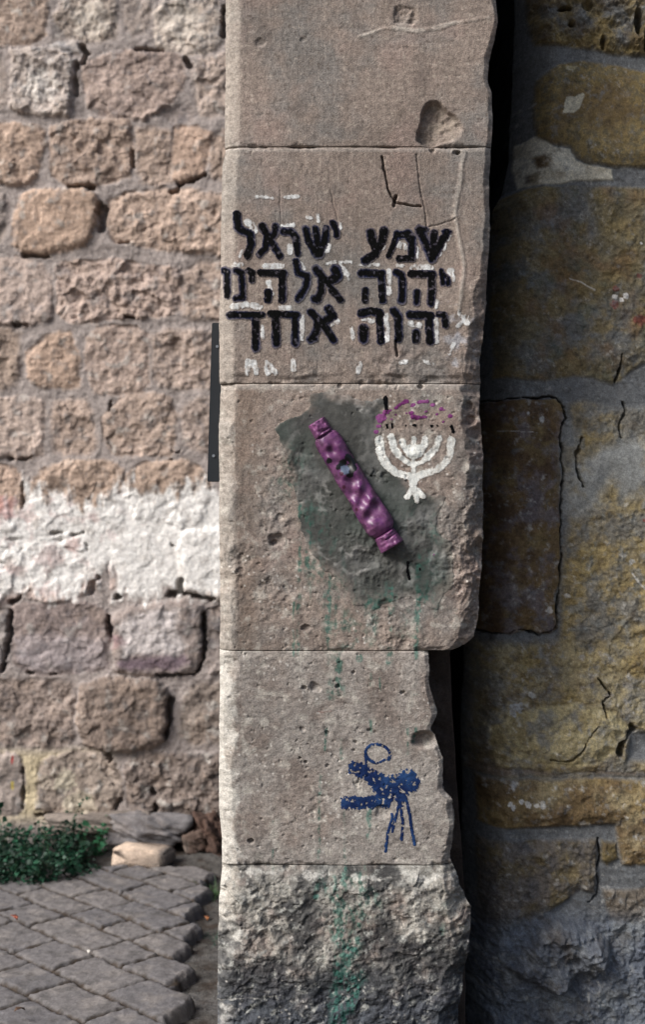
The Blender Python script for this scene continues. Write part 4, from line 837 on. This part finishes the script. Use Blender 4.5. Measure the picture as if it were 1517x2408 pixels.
stone3(pA([(520, 1080), (560, 1090), (640, 1075), (780, 1190), (910, 1210), (965, 1310), (1100, 1362), (1250, 1380), (1260, 1470), (1000, 1482), (830, 1500), (520, 1500), (495, 1300)]), .010, .4, [(lin(200, 194, 176), 0, 0, 0), (lin(170, 160, 138), 14, .1, .6), (lin(130, 112, 80), 20, .25, .5)], 3, edge=.006)
stone3(pA([(600, 1250), (700, 1235), (770, 1300), (740, 1370), (640, 1370)]), .022, .8, [(BRN * 1.1, 0, 0, 0), (BEI, 20, .1, .5)], 4)
stone3(pA([(560, 1390), (660, 1385), (685, 1440), (660, 1495), (560, 1480)]), .018, .8, [(lin(96, 86, 80), 0, 0, 0), (BEI, 20, .1, .5)], 5)
stone3(pA([(300, 1530), (700, 1500), (1000, 1512), (1600, 1490), (1600, 2940), (1500, 2985), (1400, 3040), (1330, 3110), (1250, 3130), (950, 3075), (700, 3100), (300, 3080)]), .014, 1.0, [(lin(114, 104, 78), 0, 0, 0), (GREY * .95, 4.5, .0, .8), (OCH * 1.0, 8, .05, .75), (lin(120, 86, 52), 6, .18, .5), (lin(74, 88, 78), 9, .25, .5)], 6)
stone3(pA([(120, 1400), (700, 1372), (780, 1370), (850, 1440), (880, 1530), (835, 1640), (822, 1800), (842, 2000), (838, 2120), (820, 2270), (825, 2570), (830, 2870), (790, 2970), (800, 3170), (800, 3240), (740, 3290), (650, 3300), (560, 3270), (430, 3290), (120, 3300)], O2), .022, .45, [(lin(118, 94, 58), 0, 0, 0), (lin(84, 64, 48), 6, -.05, .8), (OCH, 10, .15, .6), (lin(112, 106, 116), 12, .12, .65), (WSP * .8, 24, .38, .7)], 7, edge=.005)
stone3(pA([(930, 1450), (1010, 1420), (1300, 1480), (1600, 1440), (1600, 3400), (1300, 3450), (1000, 3380), (840, 3420), (850, 2900), (900, 2300), (1000, 2000), (960, 1700)], O2), .012, 1.1, [(OCH * 1.35, 0, 0, 0), (GREY * 1.08, 5, -.02, .75), (lin(160, 138, 84), 12, .1, .6), (lin(120, 124, 122), 22, .16, .7), (BRN, 20, .3, .5), (WSP, 30, .4, .6)], 8, soft=.02)
# smooth grey cement over part of it
stone3(pA([(880, 1550), (1000, 1900), (1100, 1800), (1340, 1700), (1600, 1500), (1600, 1900), (1350, 2200), (1250, 2020), (1100, 2270), (960, 2330), (860, 2300), (850, 2000)], O2), .014, .15, [(lin(146, 148, 146), 0, 0, 0), (lin(160, 140, 90), 8, .15, .5)], 9, soft=.03, edge=.03)
stone3(pA([(150, 1480), (500, 1490), (900, 1460), (1600, 1480), (1600, 2600), (100, 2600)], O3), .014, 1.3, [(OCH * 1.3, 0, 0, 0), (BEI * 1.12, 4, -.05, .8), (GREY, 8, .08, .7), (BRN, 9, .18, .65), (lin(150, 148, 150), 26, .25, .6), (WSP, 34, .4, .6)], 10, soft=.02, edge=.03)
stone3(pD([(420, 60), (640, -60), (1000, -120), (1300, -60), (1400, 60), (1330, 230), (1180, 340), (1000, 360), (850, 330), (640, 300), (420, 220)]), .030, 1.1, [(lin(182, 166, 118), 0, 0, 0), (OCH, 9, .1, .6), (GREY * 1.15, 12, .15, .7), (WSP, 26, .38, .6)], 11)
stone3(pD([(1400, 100), (1600, 60), (1600, 320), (1400, 300)]), -.012, .2, [(GREY * 1.1, 0, 0, 0)], 12, soft=.01)
stone3(pD([(300, 350), (600, 340), (900, 385), (1600, 330), (1600, 440), (1000, 405), (600, 420), (300, 430)]), .010, .2, [(lin(124, 108, 92), 0, 0, 0), (GREY, 6, .05, .7)], 13)
stone3(pD([(340, 440), (1000, 420), (1600, 450), (1600, 1000), (1350, 1050), (1300, 760), (1000, 775), (700, 790), (340, 790)]), .028, 1.1, [(lin(150, 126, 76), 0, 0, 0), (ORA * .85, 5, .0, .75), (BEI, 8, .1, .6), (lin(88, 66, 42), 11, .18, .6), (WSP, 24, .36, .8)], 14)
stone3(pD([(340, 880), (700, 860), (1195, 850), (1195, 1000), (1180, 1250), (1050, 1230), (960, 1290), (700, 1460), (560, 1500), (340, 1490)]), .022, 1.5, [(lin(110, 102, 94), 0, 0, 0), (OCH * .85, 9, .06, .75), (lin(84, 84, 90), 12, .12, .6), (WSP * .8, 28, .36, .6)], 15)
stone3(pD([(1215, 860), (1330, 880), (1345, 1000), (1250, 1060), (1205, 1010)]), .026, 1., [(OCH * .85, 0, 0, 0), (BRN, 14, .1, .6)], 16)
stone3(pD([(1220, 1200), (1600, 1180), (1600, 1500), (1300, 1480), (1240, 1350)]), .012, 1.5, [(lin(112, 102, 90), 0, 0, 0), (lin(170, 166, 158), 14, .15, .6), (BRN, 12, .15, .5)], 17)
stone3(pD([(250, 1500), (800, 1380), (1300, 1420), (1600, 1500), (1600, 3000), (200, 3000)]), .006, 1.9, [(lin(104, 112, 124), 0, 0, 0), (lin(78, 84, 98), 6, .05, .6), (lin(140, 146, 150), 9, .15, .6), (lin(88, 80, 72), 14, .25, .5), (WSP * .7, 22, .35, .5)], 18, soft=.05, edge=.04)
BLUG = [(lin(98, 104, 114), 0, 0, 0), (lin(76, 78, 88), 12, .05, .6), (lin(150, 154, 158), 18, .2, .6), (lin(96, 84, 70), 14, .2, .5)]
stone3(pD([(520, 1760), (700, 1540), (850, 1400), (1000, 1400), (1200, 1470), (1290, 1580), (1290, 1740), (1180, 1870), (1050, 1830), (1010, 1920), (900, 1970), (760, 1930), (620, 1860)]), .055, 2.6, BLUG, 21, edge=.03)
for (p_, r_, d_) in [((950, 1520), 95, .02), ((1160, 1640), 130, .035), ((900, 1840), 120, .03), ((1010, 1690), 60, -.02), ((820, 1600), 60, -.012)]:
    (ccx, ccy), = pD([p_])
    H3 += d_ * sst(0, .7, blob(gu + 10 * g8 + 8 * g25, gv + 10 * g25, ccx, ccy, r_ * KD, r_ * KD * .85))
def groove3(pts, w_, dep):
    b = boxed(U3, V3, pts, 20)
    d = seg_d(U3[b] + 9 * fbm(x[b], y[b], 18, 4, 460, .6), V3[b] + 9 * fbm(x[b], y[b], 18, 4, 464, .6), pts) * SG
    wv_ = w_ * np.clip(.62 + 1.3 * fbm(x[b], y[b], 16, 3, 468), .15, 1.5); m = sst(wv_, wv_ * .35, d); H3[b] = H3[b] * (1 - m) + (-dep) * m
groove3(pA([(150, 1395), (500, 1368), (740, 1362), (800, 1380), (860, 1450), (880, 1530), (836, 1630), (825, 1700), (838, 1900), (842, 2000), (838, 2120), (818, 2280), (825, 2570), (828, 2860), (796, 2980), (796, 3110), (802, 3230), (740, 3285), (650, 3302), (560, 3272), (480, 3262), (400, 3292), (200, 3292)], O2), .0055, .05)
groove3(pA([(1000, 1700), (985, 1800), (955, 1850), (970, 1930), (982, 2000), (1020, 2080)], O2), .006, .04)
groove3(pA([(960, 1840), (985, 1760)], O2), .010, .03)
groove3(pA([(1110, 1780), (1200, 1870), (1230, 1920), (1170, 1970), (1200, 2100)], O3), .0038, .025)
groove3(pD([(1190, 60), (1100, 160), (1060, 250), (1000, 310), (850, 300)]), .0034, .03)
groove3(pD([(1430, 90), (1360, 180), (1340, 260)]), .018, .05)
groove3(pD([(1195, 860), (1190, 960), (1180, 1070)]), .006, .045)
groove3(pD([(1180, 1100), (1185, 1250), (1120, 1310)]), .005, .03)
groove3(pA([(1340, 1420), (1345, 1490), (1310, 1600), (1330, 1700)], O2), .007, .02)
groove3(pA([(1330, 1020), (1310, 1150), (1270, 1240)], O2), .008, .03)
for (cx, cy, rx, ry, dep) in [(870, 85, 55, 22, .05), (910, 210, 26, 26, .05), (1180, 360, 28, 55, .05), (1460, 190, 34, 110, .06), (1510, 360, 20, 70, .05), (1040, 60, 50, 40, .03)]:
    (ccx, ccy), = pA([(cx, cy)])
    q = blob(gu, gv, ccx, ccy, rx * KA * 1.2, ry * KA * 1.2)
    H3 -= dep * sst(0, .6, q)
# pale repair on the ochre block, white flakes, red dabs
def paint3(pts, cc, am, rag=1.5):
    global C3
    b = boxed(U3, V3, pts, 25)
    C3[b] = mix(C3[b], cc, am * sst(-1.5, 1.5, poly_sd(U3[b] + 2 * g60[b], V3[b] + 3 * g25[b], pts) + rag * g60[b]))
paint3(pA([(865, 810), (940, 800), (1000, 775), (1018, 790), (975, 900), (930, 935), (840, 935)]), lin(196, 190, 168), .9)
paint3(pA([(870, 545), (960, 555), (930, 590), (870, 575)]), lin(180, 170, 130), .6)
for px_, py_, off, r_, cc in [(1265, 545, O2, 26, (222, 220, 218)), (1320, 575, O2, 22, (222, 220, 218)), (1355, 550, O2, 24, (222, 220, 218)), (1260, 615, O2, 40, (122, 62, 56)), (1470, 740, O2, 50, (126, 60, 54)), (1275, 480, O2, 30, (120, 66, 60)), (1465, 380, O2, 22, (120, 66, 60)), (1485, 120, O2, 16, (200, 200, 200)), (670, 1550, O2, 24, (190, 190, 190)), (560, 1500, O2, 16, (180, 180, 182)), (735, 1225, O3, 34, (200, 190, 180)), (1510, 500, O3, 20, (128, 64, 54)), (1405, 840, O3, 30, (200, 200, 196)), (590, 1920, O3, 36, (190, 190, 186)), (460, 2030, O3, 60, (170, 172, 176)), (880, 1110, O3, 26, (205, 200, 190))]:
    (ccx, ccy), = pA([(px_, py_)], off)
    b = boxed(U3, V3, [(ccx, ccy)], 26)
    q = blob(U3[b], V3[b], ccx, ccy, r_ * KA) + .7 * g60[b] + .5 * g25[b]
    C3[b] = mix(C3[b], lin(*cc), .85 * sst(0, .3, q))
for pts, w_ in [([(900, 405), (1000, 440), (1100, 500)], 8), ([(1410, 930), (1460, 1000), (1520, 1060)], 12), ([(330, 1640), (600, 1650)], 4)]:
    off = O3 if pts[0][0] == 1410 else O2
    d = seg_d(U3, V3 + 2 * g25, pA(pts, off)) - w_ * KA / 2
    C3 = mix(C3, lin(205, 203, 198), .7 * sst(1, -.5, d + g60))
for px_, py_ in [(560, 605), (580, 625), (680, 595), (690, 615), (745, 610), (790, 595), (790, 615), (640, 580)]:
    (ccx, ccy), = pD([(px_, py_)])
    b = boxed(U3, V3, [(ccx, ccy)], 20)
    C3[b] = mix(C3[b], lin(215, 212, 206), .9 * sst(0, .3, blob(U3[b], V3[b], ccx, ccy, 7) + .6 * g60[b]))
X3, Z3 = px2w(U3, V3, YG)
# rounded arris and the return into the slot, then the back of the slot
de = (U3 - El[:, None]) * SG
C3 *= (1 + .2 * np.random.default_rng(3).uniform(-.5, .5, U3.shape) + .2 * fbm(x, y, 130, 2, 475))[..., None]
C3 = mix(C3, lin(176, 174, 168), .5 * sst(.12, .4, fbm(x, y, 48, 5, 476, .65)) * sst(-.1, .3, fbm(x, y, 7, 3, 480)))
C3 = mix(C3, lin(60, 54, 48), .45 * sst(.2, .5, fbm(x, y, 34, 4, 478)))
l3 = C3 @ np.array([.3, .55, .15]); C3 = C3 + (l3[..., None] * np.array([1.04, 1.0, .9]) - C3) * .22; C3 *= 1.2; C3 = mix(C3, lin(140, 146, 152), .35 * sst(.15, .45, fbm(x, y, 26, 5, 482, .65)))
Y3 = YG - H3 + np.clip(.12 - de, 0, 1) ** 2 * 14
n, mcol = X3.shape
dep = np.array([.02, .05, .1, .2, .35, .6, .95])
Xe = X3[:, :1] + 0.01 * fbm(np.repeat(Z3[:, :1], 7, 1), np.repeat(dep[None], n, 0), 9, 3, 470); Ye = Y3[:, :1] + dep[None]; Ze = np.repeat(Z3[:, :1], 7, 1)
Ce = np.repeat(C3[:, :1], 7, 1) * .25  # return colour cut right down, painting in the slot's deep shade
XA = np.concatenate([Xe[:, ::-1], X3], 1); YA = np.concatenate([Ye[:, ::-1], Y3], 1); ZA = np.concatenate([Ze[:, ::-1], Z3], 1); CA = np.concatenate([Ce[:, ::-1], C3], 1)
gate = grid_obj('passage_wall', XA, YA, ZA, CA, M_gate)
tag(gate, 'ochre and grey stained stone wall of the passage right of the pillar, behind the dark slot', 'wall')
slot = raw_mesh('slot_back', [(0.2, 1.34, -.1), (0.8, 1.34, -.1), (0.8, 1.34, 4.3), (0.2, 1.34, 4.3)], [(0, 1, 2, 3)], np.tile(lin(30, 27, 25), (4, 1)))  # dark sheet added behind the slot, its near-black colour standing for shade
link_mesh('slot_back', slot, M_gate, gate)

# ------------------------------------------------------------------ ground and paving
xg = np.concatenate([-np.geomspace(60, 2.4, 24), np.arange(-2.3, -.6, .02), np.arange(-.6, -.2, .006), np.arange(-.19, 1.6, .03), np.geomspace(1.7, 60, 24)])
yg = np.concatenate([-np.geomspace(60, .8, 30), np.arange(-.7, .3, .02), np.arange(.3, 2.5, .008), np.geomspace(2.55, 60, 20)])
XG, YGr = np.meshgrid(xg, yg)
near = sst(6, 3, np.hypot(XG, YGr))
gz = -0.028 + near * (0.012 * fbm(XG, YGr, 4, 4, 500) + 0.008 * fbm(XG, YGr, 24, 4, 504, .6)) + near * .06 * sst(1.95, 2.4, YGr) * sst(-2.2, -1, XG)
CG = np.zeros(XG.shape + (3,)) + lin(78, 75, 72)
CG = mix(CG, lin(58, 50, 44), sst(-.1, .4, fbm(XG, YGr, 12, 4, 508))); CG = mix(CG, lin(100, 98, 97), .7 * sst(.0, .4, fbm(XG, YGr, 5, 4, 512)))
CG *= (1 + .25 * fbm(XG, YGr, 60, 3, 516))[..., None]
gnd = grid_obj('ground', XG, YGr, gz, CG, M_ground); tag(gnd, kind='structure')
# paving: rows of setts laid aslant, ending raggedly beside the dirt strip
xp = np.concatenate([np.arange(-3.2, -1.45, .02), np.arange(-1.45, -.38, .0055)]); yp = np.concatenate([np.arange(-3.0, .35, .03), np.arange(.35, 2.36, .0075)])
XP, YP_ = np.meshgrid(xp, yp)
xx = XP + .022 * fbm(XP, YP_, 4, 5, 520) + .006 * fbm(XP, YP_, 30, 3, 524); yy = YP_ + .022 * fbm(XP, YP_, 4, 5, 528) + .006 * fbm(XP, YP_, 30, 3, 532)
nn = .72 * xx + .69 * yy; al = .69 * xx - .72 * yy
rows_n = [-.42, -.235, -.055, .136, .315, .452, .618, .775, .93, 1.09, 1.26]
lo = np.array([rows_n[0] - .17 * k_ for k_ in range(20, 0, -1)] + rows_n + [rows_n[-1] + .16 * k_ for k_ in range(1, 6)])
ri = np.clip(np.searchsorted(lo, nn) - 1, 0, len(lo) - 2)
dn = np.minimum(nn - lo[ri], lo[ri + 1] - nn)
da = np.full(XP.shape, 1.0); cid = np.zeros(XP.shape); eX = np.zeros(XP.shape)
rp = np.random.default_rng(77)
for r_ in range(len(lo) - 1):
    m = ri == r_
    jt = np.cumsum(rp.uniform(.17, .4, 50)) - 4.5
    eX[m] = rp.uniform(-.50, -.44)
    if not m.any(): continue
    k_ = np.searchsorted(jt, al[m]); k_ = np.clip(k_, 1, len(jt) - 1)
    da[m] = np.minimum(al[m] - jt[k_ - 1], jt[k_] - al[m]); cid[m] = r_ * 50 + k_
ncen = (lo[ri] + lo[ri + 1]) / 2
alend = (eX - .72 * ncen) / .69
dend = .5 * (alend - al) + .5 * (eX + .015 - xx) / .69 + .012 * fbm(XP, YP_, 14, 3, 580)
dm = np.minimum(np.minimum(dn, da), dend) - .004; dmc = np.minimum(dn, da) - .004
hc = rp.random(5000)[cid.astype(int)]; hc2 = rp.random(5000)[(cid * 3 + 1).astype(int) % 5000]
top = sst(0, .010, dm + .004 * fbm(XP, YP_, 45, 3, 570))
hz = (.004 + .013 * top * (.75 + .3 * hc)) + top * (.006 * fbm(XP, YP_, 9, 4, 536) + .004 * fbm(XP, YP_, 35, 3, 540) + (hc2 - .5) * .05 * (nn - (lo[ri] + lo[ri + 1]) / 2))
hz = hz - .04 * sst(-.002, .012, -dend - .004 * fbm(XP, YP_, 40, 3, 584))
hz = hz - .1 * sst(2.06, 2.12, YP_ + .06 * fbm(XP, YP_ * .3, 5, 3, 574) - .06 * sst(-1.2, -.8, XP))
CP = np.zeros(XP.shape + (3,)) + lin(112, 108, 107)
CP = mix(CP, lin(98, 96, 98), hc); CP = mix(CP, lin(132, 126, 122), .6 * sst(0, .4, fbm(XP, YP_, 9, 4, 544)))
CP = mix(CP, lin(88, 85, 84), .7 * sst(.0, .4, fbm(XP, YP_, 14, 4, 548)))
CP *= (1 + .18 * fbm(XP, YP_, 40, 3, 552))[..., None]
dirt = mix(np.zeros_like(CP) + lin(64, 55, 47), lin(46, 39, 33), sst(-.2, .3, fbm(XP, YP_, 20, 3, 556)))
CP = mix(dirt, CP, sst(.0, .012, dmc + .001 + .012 * fbm(XP, YP_, 22, 4, 560)))
pav = grid_obj('pavement', XP, YP_, hz, CP, M_pave); tag(pav, kind='structure')

# ------------------------------------------------------------------ loose stones at the wall foot
import bmesh
def rock(name, loc, size, seed, cc, cc2, rough=.12, flat=None, cube=0.75, rot=(0, 0, 0), parent=None, amp2=.05):
    bm = bmesh.new(); bmesh.ops.create_icosphere(bm, subdivisions=5, radius=1)
    co = np.array([v.co[:] for v in bm.verts])
    k_ = np.max(np.abs(co), 1, keepdims=True)
    co = co * (1 - cube) + co / k_ * cube * .85
    n_ = fbm(co[:, 0] + seed + co[:, 2] * .7, co[:, 1] - co[:, 2] * .6, 1.3, 4, 600 + seed) * rough * 2 + fbm(co[:, 0] * 1.1 + co[:, 2], co[:, 1] + co[:, 2] * .8, 5, 3, 610 + seed) * amp2
    co = co * (1 + n_[:, None]) * np.array(size)[None] * .5 * 1.1
    for v, c_ in zip(bm.verts, co): v.co = c_
    me = bpy.data.meshes.new(name); bm.to_mesh(me); bm.free()
    t_ = sst(-.2, .35, fbm(co[:, 0] + co[:, 1] + seed, co[:, 2] - co[:, 1], 14, 4, 620 + seed))
    cl = np.ones((len(co), 4), np.float32); cl[:, :3] = lin(*cc)[None] * (1 - t_[:, None]) + lin(*cc2)[None] * t_[:, None]
    ca = me.color_attributes.new('Col', 'FLOAT_COLOR', 'POINT'); ca.data.foreach_set('color', cl.ravel())
    o = link_mesh(name, me, M_rubble, parent); o.location = loc; o.rotation_euler = rot
    return o
def at(u, v, Y): return px2w(u, v, Y)
bx_, bz_ = at(338, 1968, 2.25)
tag(rock('boulder', (bx_, 2.40, bz_), (.36, .28, .14), 3, (112, 109, 110), (134, 128, 126), rough=.26, cube=.5, rot=(R(-8), R(4), R(4))), 'long flat grey boulder lying along the foot of the rubble wall', 'boulder')
bx_, bz_ = at(492, 1965, 2.3)
tag(rock('boulder', (bx_, 2.38, bz_ - .01), (.17, .2, .15), 5, (84, 66, 58), (62, 52, 48), rough=.4, cube=.5, amp2=.12, rot=(0, R(14), R(30))), 'reddish brown broken stone at the wall foot next to the pillar', 'boulder')
bx_, bz_ = at(452, 1982, 2.26)
tag(rock('boulder', (bx_, 2.34, bz_ - .01), (.10, .12, .10), 6, (98, 82, 74), (116, 104, 96), rough=.2, rot=(0, R(-20), R(10))), 'small brown stone wedged between the grey boulder and the reddish stone', 'boulder')
bx_, bz_ = at(225, 1938, 2.36)
tag(rock('boulder', (bx_, 2.40, bz_), (.5, .18, .09), 8, (136, 126, 118), (112, 104, 98), rough=.2, rot=(0, R(-2), 0)), 'low dusty ledge stone under the wall behind the green weeds', 'boulder')
# pale cut block
gx, gy = ground_pt(333, 2034)
def cut_block():
    bm = bmesh.new()
    prof = [(-.115, 0), (.085, .0), (.105, .03), (.098, .07), (.075, .083), (-.112, .083)]
    ys = (-.055, .055)
    f = [bm.verts.new((px_, ys[0] + (.004 if i_ == 2 else 0), pz_)) for i_, (px_, pz_) in enumerate(prof)]
    k_ = [bm.verts.new((px_ * 1.0 + .03, ys[1], pz_ * 1.04)) for px_, pz_ in prof]
    bm.faces.new(f[::-1]); bm.faces.new(k_)
    for i_ in range(6): bm.faces.new((f[i_], f[(i_ + 1) % 6], k_[(i_ + 1) % 6], k_[i_]))
    bmesh.ops.recalc_face_normals(bm, faces=bm.faces)
    bmesh.ops.bevel(bm, geom=bm.edges[:], offset=.006, segments=2, affect='EDGES')
    bmesh.ops.triangulate(bm, faces=bm.faces); 
    for _ in range(3): bmesh.ops.subdivide_edges(bm, edges=[e for e in bm.edges if e.calc_length() > .012], cuts=1)
    co = np.array([v.co[:] for v in bm.verts])
    d_ = .0035 * fbm(co[:, 0] + co[:, 1], co[:, 2] + co[:, 1] * .5, 40, 4, 640)
    bm.normal_update()
    for v, q in zip(bm.verts, d_): v.co += v.normal * q
    me = bpy.data.meshes.new('loose_stone'); bm.to_mesh(me); bm.free()
    co = np.array([v.co[:] for v in me.vertices])
    cl = np.ones((len(co), 4), np.float32); t_ = sst(-.1, .4, fbm(co[:, 0] + co[:, 1], co[:, 2], 30, 4, 644))
    cl[:, :3] = lin(198, 178, 160) * (1 - t_[:, None]) + lin(168, 150, 136) * t_[:, None]
    end = sst(.07, .1, co[:, 0] - co[:, 1] * .2)[:, None]; cl[:, :3] = cl[:, :3] * (1 - end) + lin(120, 112, 106) * end
    ca = me.color_attributes.new('Col', 'FLOAT_COLOR', 'POINT'); ca.data.foreach_set('color', cl.ravel())
    return link_mesh('loose_stone', me, M_rubble, None, smooth=True)
ls = cut_block(); ls.location = (gx, 2.17, .0); ls.rotation_euler = (0, R(3), R(-6)); ls.scale = (1.05, 1, 1.0)
tag(ls, 'pale cut stone block lying loose in front of the grey boulder', 'stone block')

# ------------------------------------------------------------------ weeds and litter
def leaves_mesh(name, pts, sizes, parent, seed, c0, c1):
    rgl = np.random.default_rng(seed); V_ = []; Q = []; K_ = []
    prof = [(-.0, 0), (.42, .35), (.36, .75), (0, 1.0), (-.36, .75), (-.42, .35)]
    for p, s in zip(pts, sizes):
        d = rgl.normal(size=3); d[2] = abs(d[2]) * .6; d[1] -= .3; d /= np.linalg.norm(d)
        up = rgl.normal(size=3) * .7 + np.array([0, -.5, 1.0]); sdv = np.cross(d, up); sdv /= np.linalg.norm(sdv) + 1e-9; nv = np.cross(sdv, d)
        b0 = len(V_); cl = c0 + (c1 - c0) * rgl.random()
        cl = cl * (0.6 + .8 * rgl.random()); s = s * (1.7 if rgl.random() < .12 else 1)
        for a_, l_ in prof:
            V_.append(p + s * (sdv * a_ + d * l_ + nv * (abs(a_) * .35 - l_ * l_ * .25))); K_.append(cl)
        Q += [(b0, b0 + 1, b0 + 2, b0 + 5), (b0 + 5, b0 + 2, b0 + 3, b0 + 4)]
    return link_mesh(name, raw_mesh(name, np.array(V_), Q, np.array(K_)), M_leaf, parent, smooth=False)
def stems_mesh(name, lines, r_, parent, colr):
    V_ = []; Q = []
    for ln in lines:
        for j_, p in enumerate(ln):
            rr = r_ * (1 - .6 * j_ / len(ln))
            for k_ in range(4):
                a_ = k_ * math.pi / 2; V_.append((p[0] + rr * math.cos(a_), p[1] + rr * math.sin(a_), p[2]))
        b0 = len(V_) - 4 * len(ln)
        for j_ in range(len(ln) - 1):
            for k_ in range(4):
                Q.append((b0 + j_ * 4 + k_, b0 + j_ * 4 + (k_ + 1) % 4, b0 + j_ * 4 + 4 + (k_ + 1) % 4, b0 + j_ * 4 + 4 + k_))
    return link_mesh(name, raw_mesh(name, np.array(V_), Q, np.tile(colr, (len(V_), 1))), M_leaf, parent)
def weed(label, sprigs, seed, size, nper, c0=lin(8, 34, 24), c1=lin(24, 70, 48)):
    rgw = np.random.default_rng(seed)
    cx = np.mean([s[0] for s in sprigs]); cy = np.mean([s[1] for s in sprigs])
    e = tag(empty('weed_plant', (cx, cy, 0)), label, 'weed')
    lines = []; pts = []; sz = []
    for (sx, sy, hh) in sprigs:
        lean = rgw.normal(size=2) * .25
        ln = [np.array([sx + lean[0] * hh * t_ ** 1.5, sy + lean[1] * hh * t_ ** 1.5 - .0, -.02 + hh * t_]) for t_ in np.linspace(0, 1, 6)]
        lines.append(ln)
        for _ in range(nper):
            t_ = rgw.uniform(.15, 1.02); k_ = int(min(4, t_ * 5)); p = ln[k_] + (ln[k_ + 1] - ln[k_]) * (t_ * 5 - k_)
            pts.append(p + rgw.normal(size=3) * np.array([.022, .022, .014]) * (1.3 - .6 * t_)); sz.append(size * rgw.uniform(.6, 1.25))
    leaves_mesh('foliage', pts, sz, e, seed, c0, c1); stems_mesh('stem', lines, .0022, e, lin(46, 70, 40))
    return e
rgw = np.random.default_rng(12); sp = []
for _ in range(130):
    uu = rgw.uniform(-210, 212); f_ = min(1, max(0, (212 - uu) / 110))
    X_ = (uu - 758.5) * MM * (CAM_D + 2.15); Y_ = rgw.uniform(1.86 + .12 * (1 - f_), 2.26)
    hh = (.055 + .125 * f_ ** .6) * rgw.uniform(.55, 1.12) * (0.8 + .35 * (Y_ - 1.98) / .35)
    if 95 < uu < 150: hh *= 1.25
    if uu < 80: hh *= .9
    if rgw.random() < .12: hh *= 1.35
    sp.append((X_, Y_, hh))
weed('dense bush of dark green weeds growing at the foot of the rubble wall', sp, 21, .0175, 46)
x0_, z0_ = at(212, 1980, 2.3)
weed('small green sprig growing up the wall right of the dense weed bush', [(x0_ + dx, 2.27 + dy, h_) for dx, dy, h_ in [(-.03, .02, .13), (-.01, 0, .17), (.02, .01, .2), (.035, .03, .17), (.05, .0, .13), (0, -.02, .10)]], 33, .02, 22, lin(26, 72, 46), lin(54, 108, 74))
# grass in the gutter
def tuft(label, gx, gy, seed, n_, hmax, c):
    rgt = np.random.default_rng(seed); V_ = []; Q = []
    for _ in range(n_):
        px_, py_ = gx + rgt.normal() * .018, gy + rgt.normal() * .05; hh = rgt.uniform(.4, 1) * hmax; le = rgt.normal(size=2) * .5 * hh; a_ = rgt.uniform(0, 6.3); wx, wy = .0018 * math.cos(a_), .0018 * math.sin(a_)
        b0 = len(V_)
        for t_ in (0, .5, 1):
            k_ = 1 - .8 * t_; cx_, cy_ = px_ + le[0] * t_ * t_, py_ + le[1] * t_ * t_
            V_ += [(cx_ - wx * k_, cy_ - wy * k_, -.05 + hh * t_), (cx_ + wx * k_, cy_ + wy * k_, -.05 + hh * t_)]
        Q += [(b0, b0 + 1, b0 + 3, b0 + 2), (b0 + 2, b0 + 3, b0 + 5, b0 + 4)]
    o = link_mesh('grass_tuft', raw_mesh('grass_tuft', np.array(V_), Q, np.tile(c, (len(V_), 1))), M_leaf, None); tag(o, label, 'grass')
gx, gy = ground_pt(505, 2118, -.05); tuft('thin green grass tuft in the dirt strip by the middle of the paving edge', gx, gy, 1, 90, .07, lin(70, 100, 62))
gx, gy = ground_pt(508, 2225, -.05); tuft('low green tuft against the pillar foot, nearest the camera', gx, gy, 2, 60, .05, lin(48, 84, 66))
# fallen leaves
def leaf_on(label, u, v, z, s, cc, rot):
    gx, gy = ground_pt(u, v, z); V_ = []; Q = []
    pr = [(0, -1), (.45, -.45), (.5, .2), (0, 1), (-.5, .2), (-.45, -.45)]
    for zoff in (0, -.002):
        for a_, b_ in pr: V_.append((a_ * s, b_ * s, .006 * abs(a_) * 2 - .004 * b_ * b_ + zoff))
    Q = [(0, 1, 2, 5), (5, 2, 3, 4), (11, 8, 7, 6), (10, 9, 8, 11)] + [(i_, 6 + i_, 6 + (i_ + 1) % 6, (i_ + 1) % 6) for i_ in range(6)]
    o = link_mesh('fallen_leaf', raw_mesh('fallen_leaf', np.array(V_), Q, np.tile(lin(*cc), (len(V_), 1))), M_leaf, None, smooth=False)
    o.location = (gx, gy, z + .012); o.rotation_euler = (R(12), R(8), rot); tag(o, label, 'leaf', 'fallen leaves on the ground')
leaf_on('orange dry leaf on the dirt strip just right of the paving edge, halfway along', 485, 2164, -.03, .019, (138, 90, 58), .4)
leaf_on('tan curled leaf on the dirt strip, nearest the camera of the leaves there', 456, 2195, -.03, .021, (150, 122, 88), 1.3)
leaf_on('small orange leaf on the dirt strip near the far end by the wall', 506, 2070, -.03, .016, (136, 94, 60), 2.0)
leaf_on('reddish leaf lying in a paving joint at the left edge of the paving', 32, 2163, .04, .022, (150, 84, 66), .9)
leaf_on('dark brown leaf on the paving, lowest of the leaves on the left', 45, 2382, .045, .022, (84, 62, 46), 2.5)
leaf_on('tiny whitish leaf on the paving, between the slabs in the middle', 207, 2244, .04, .012, (205, 200, 192), .2)
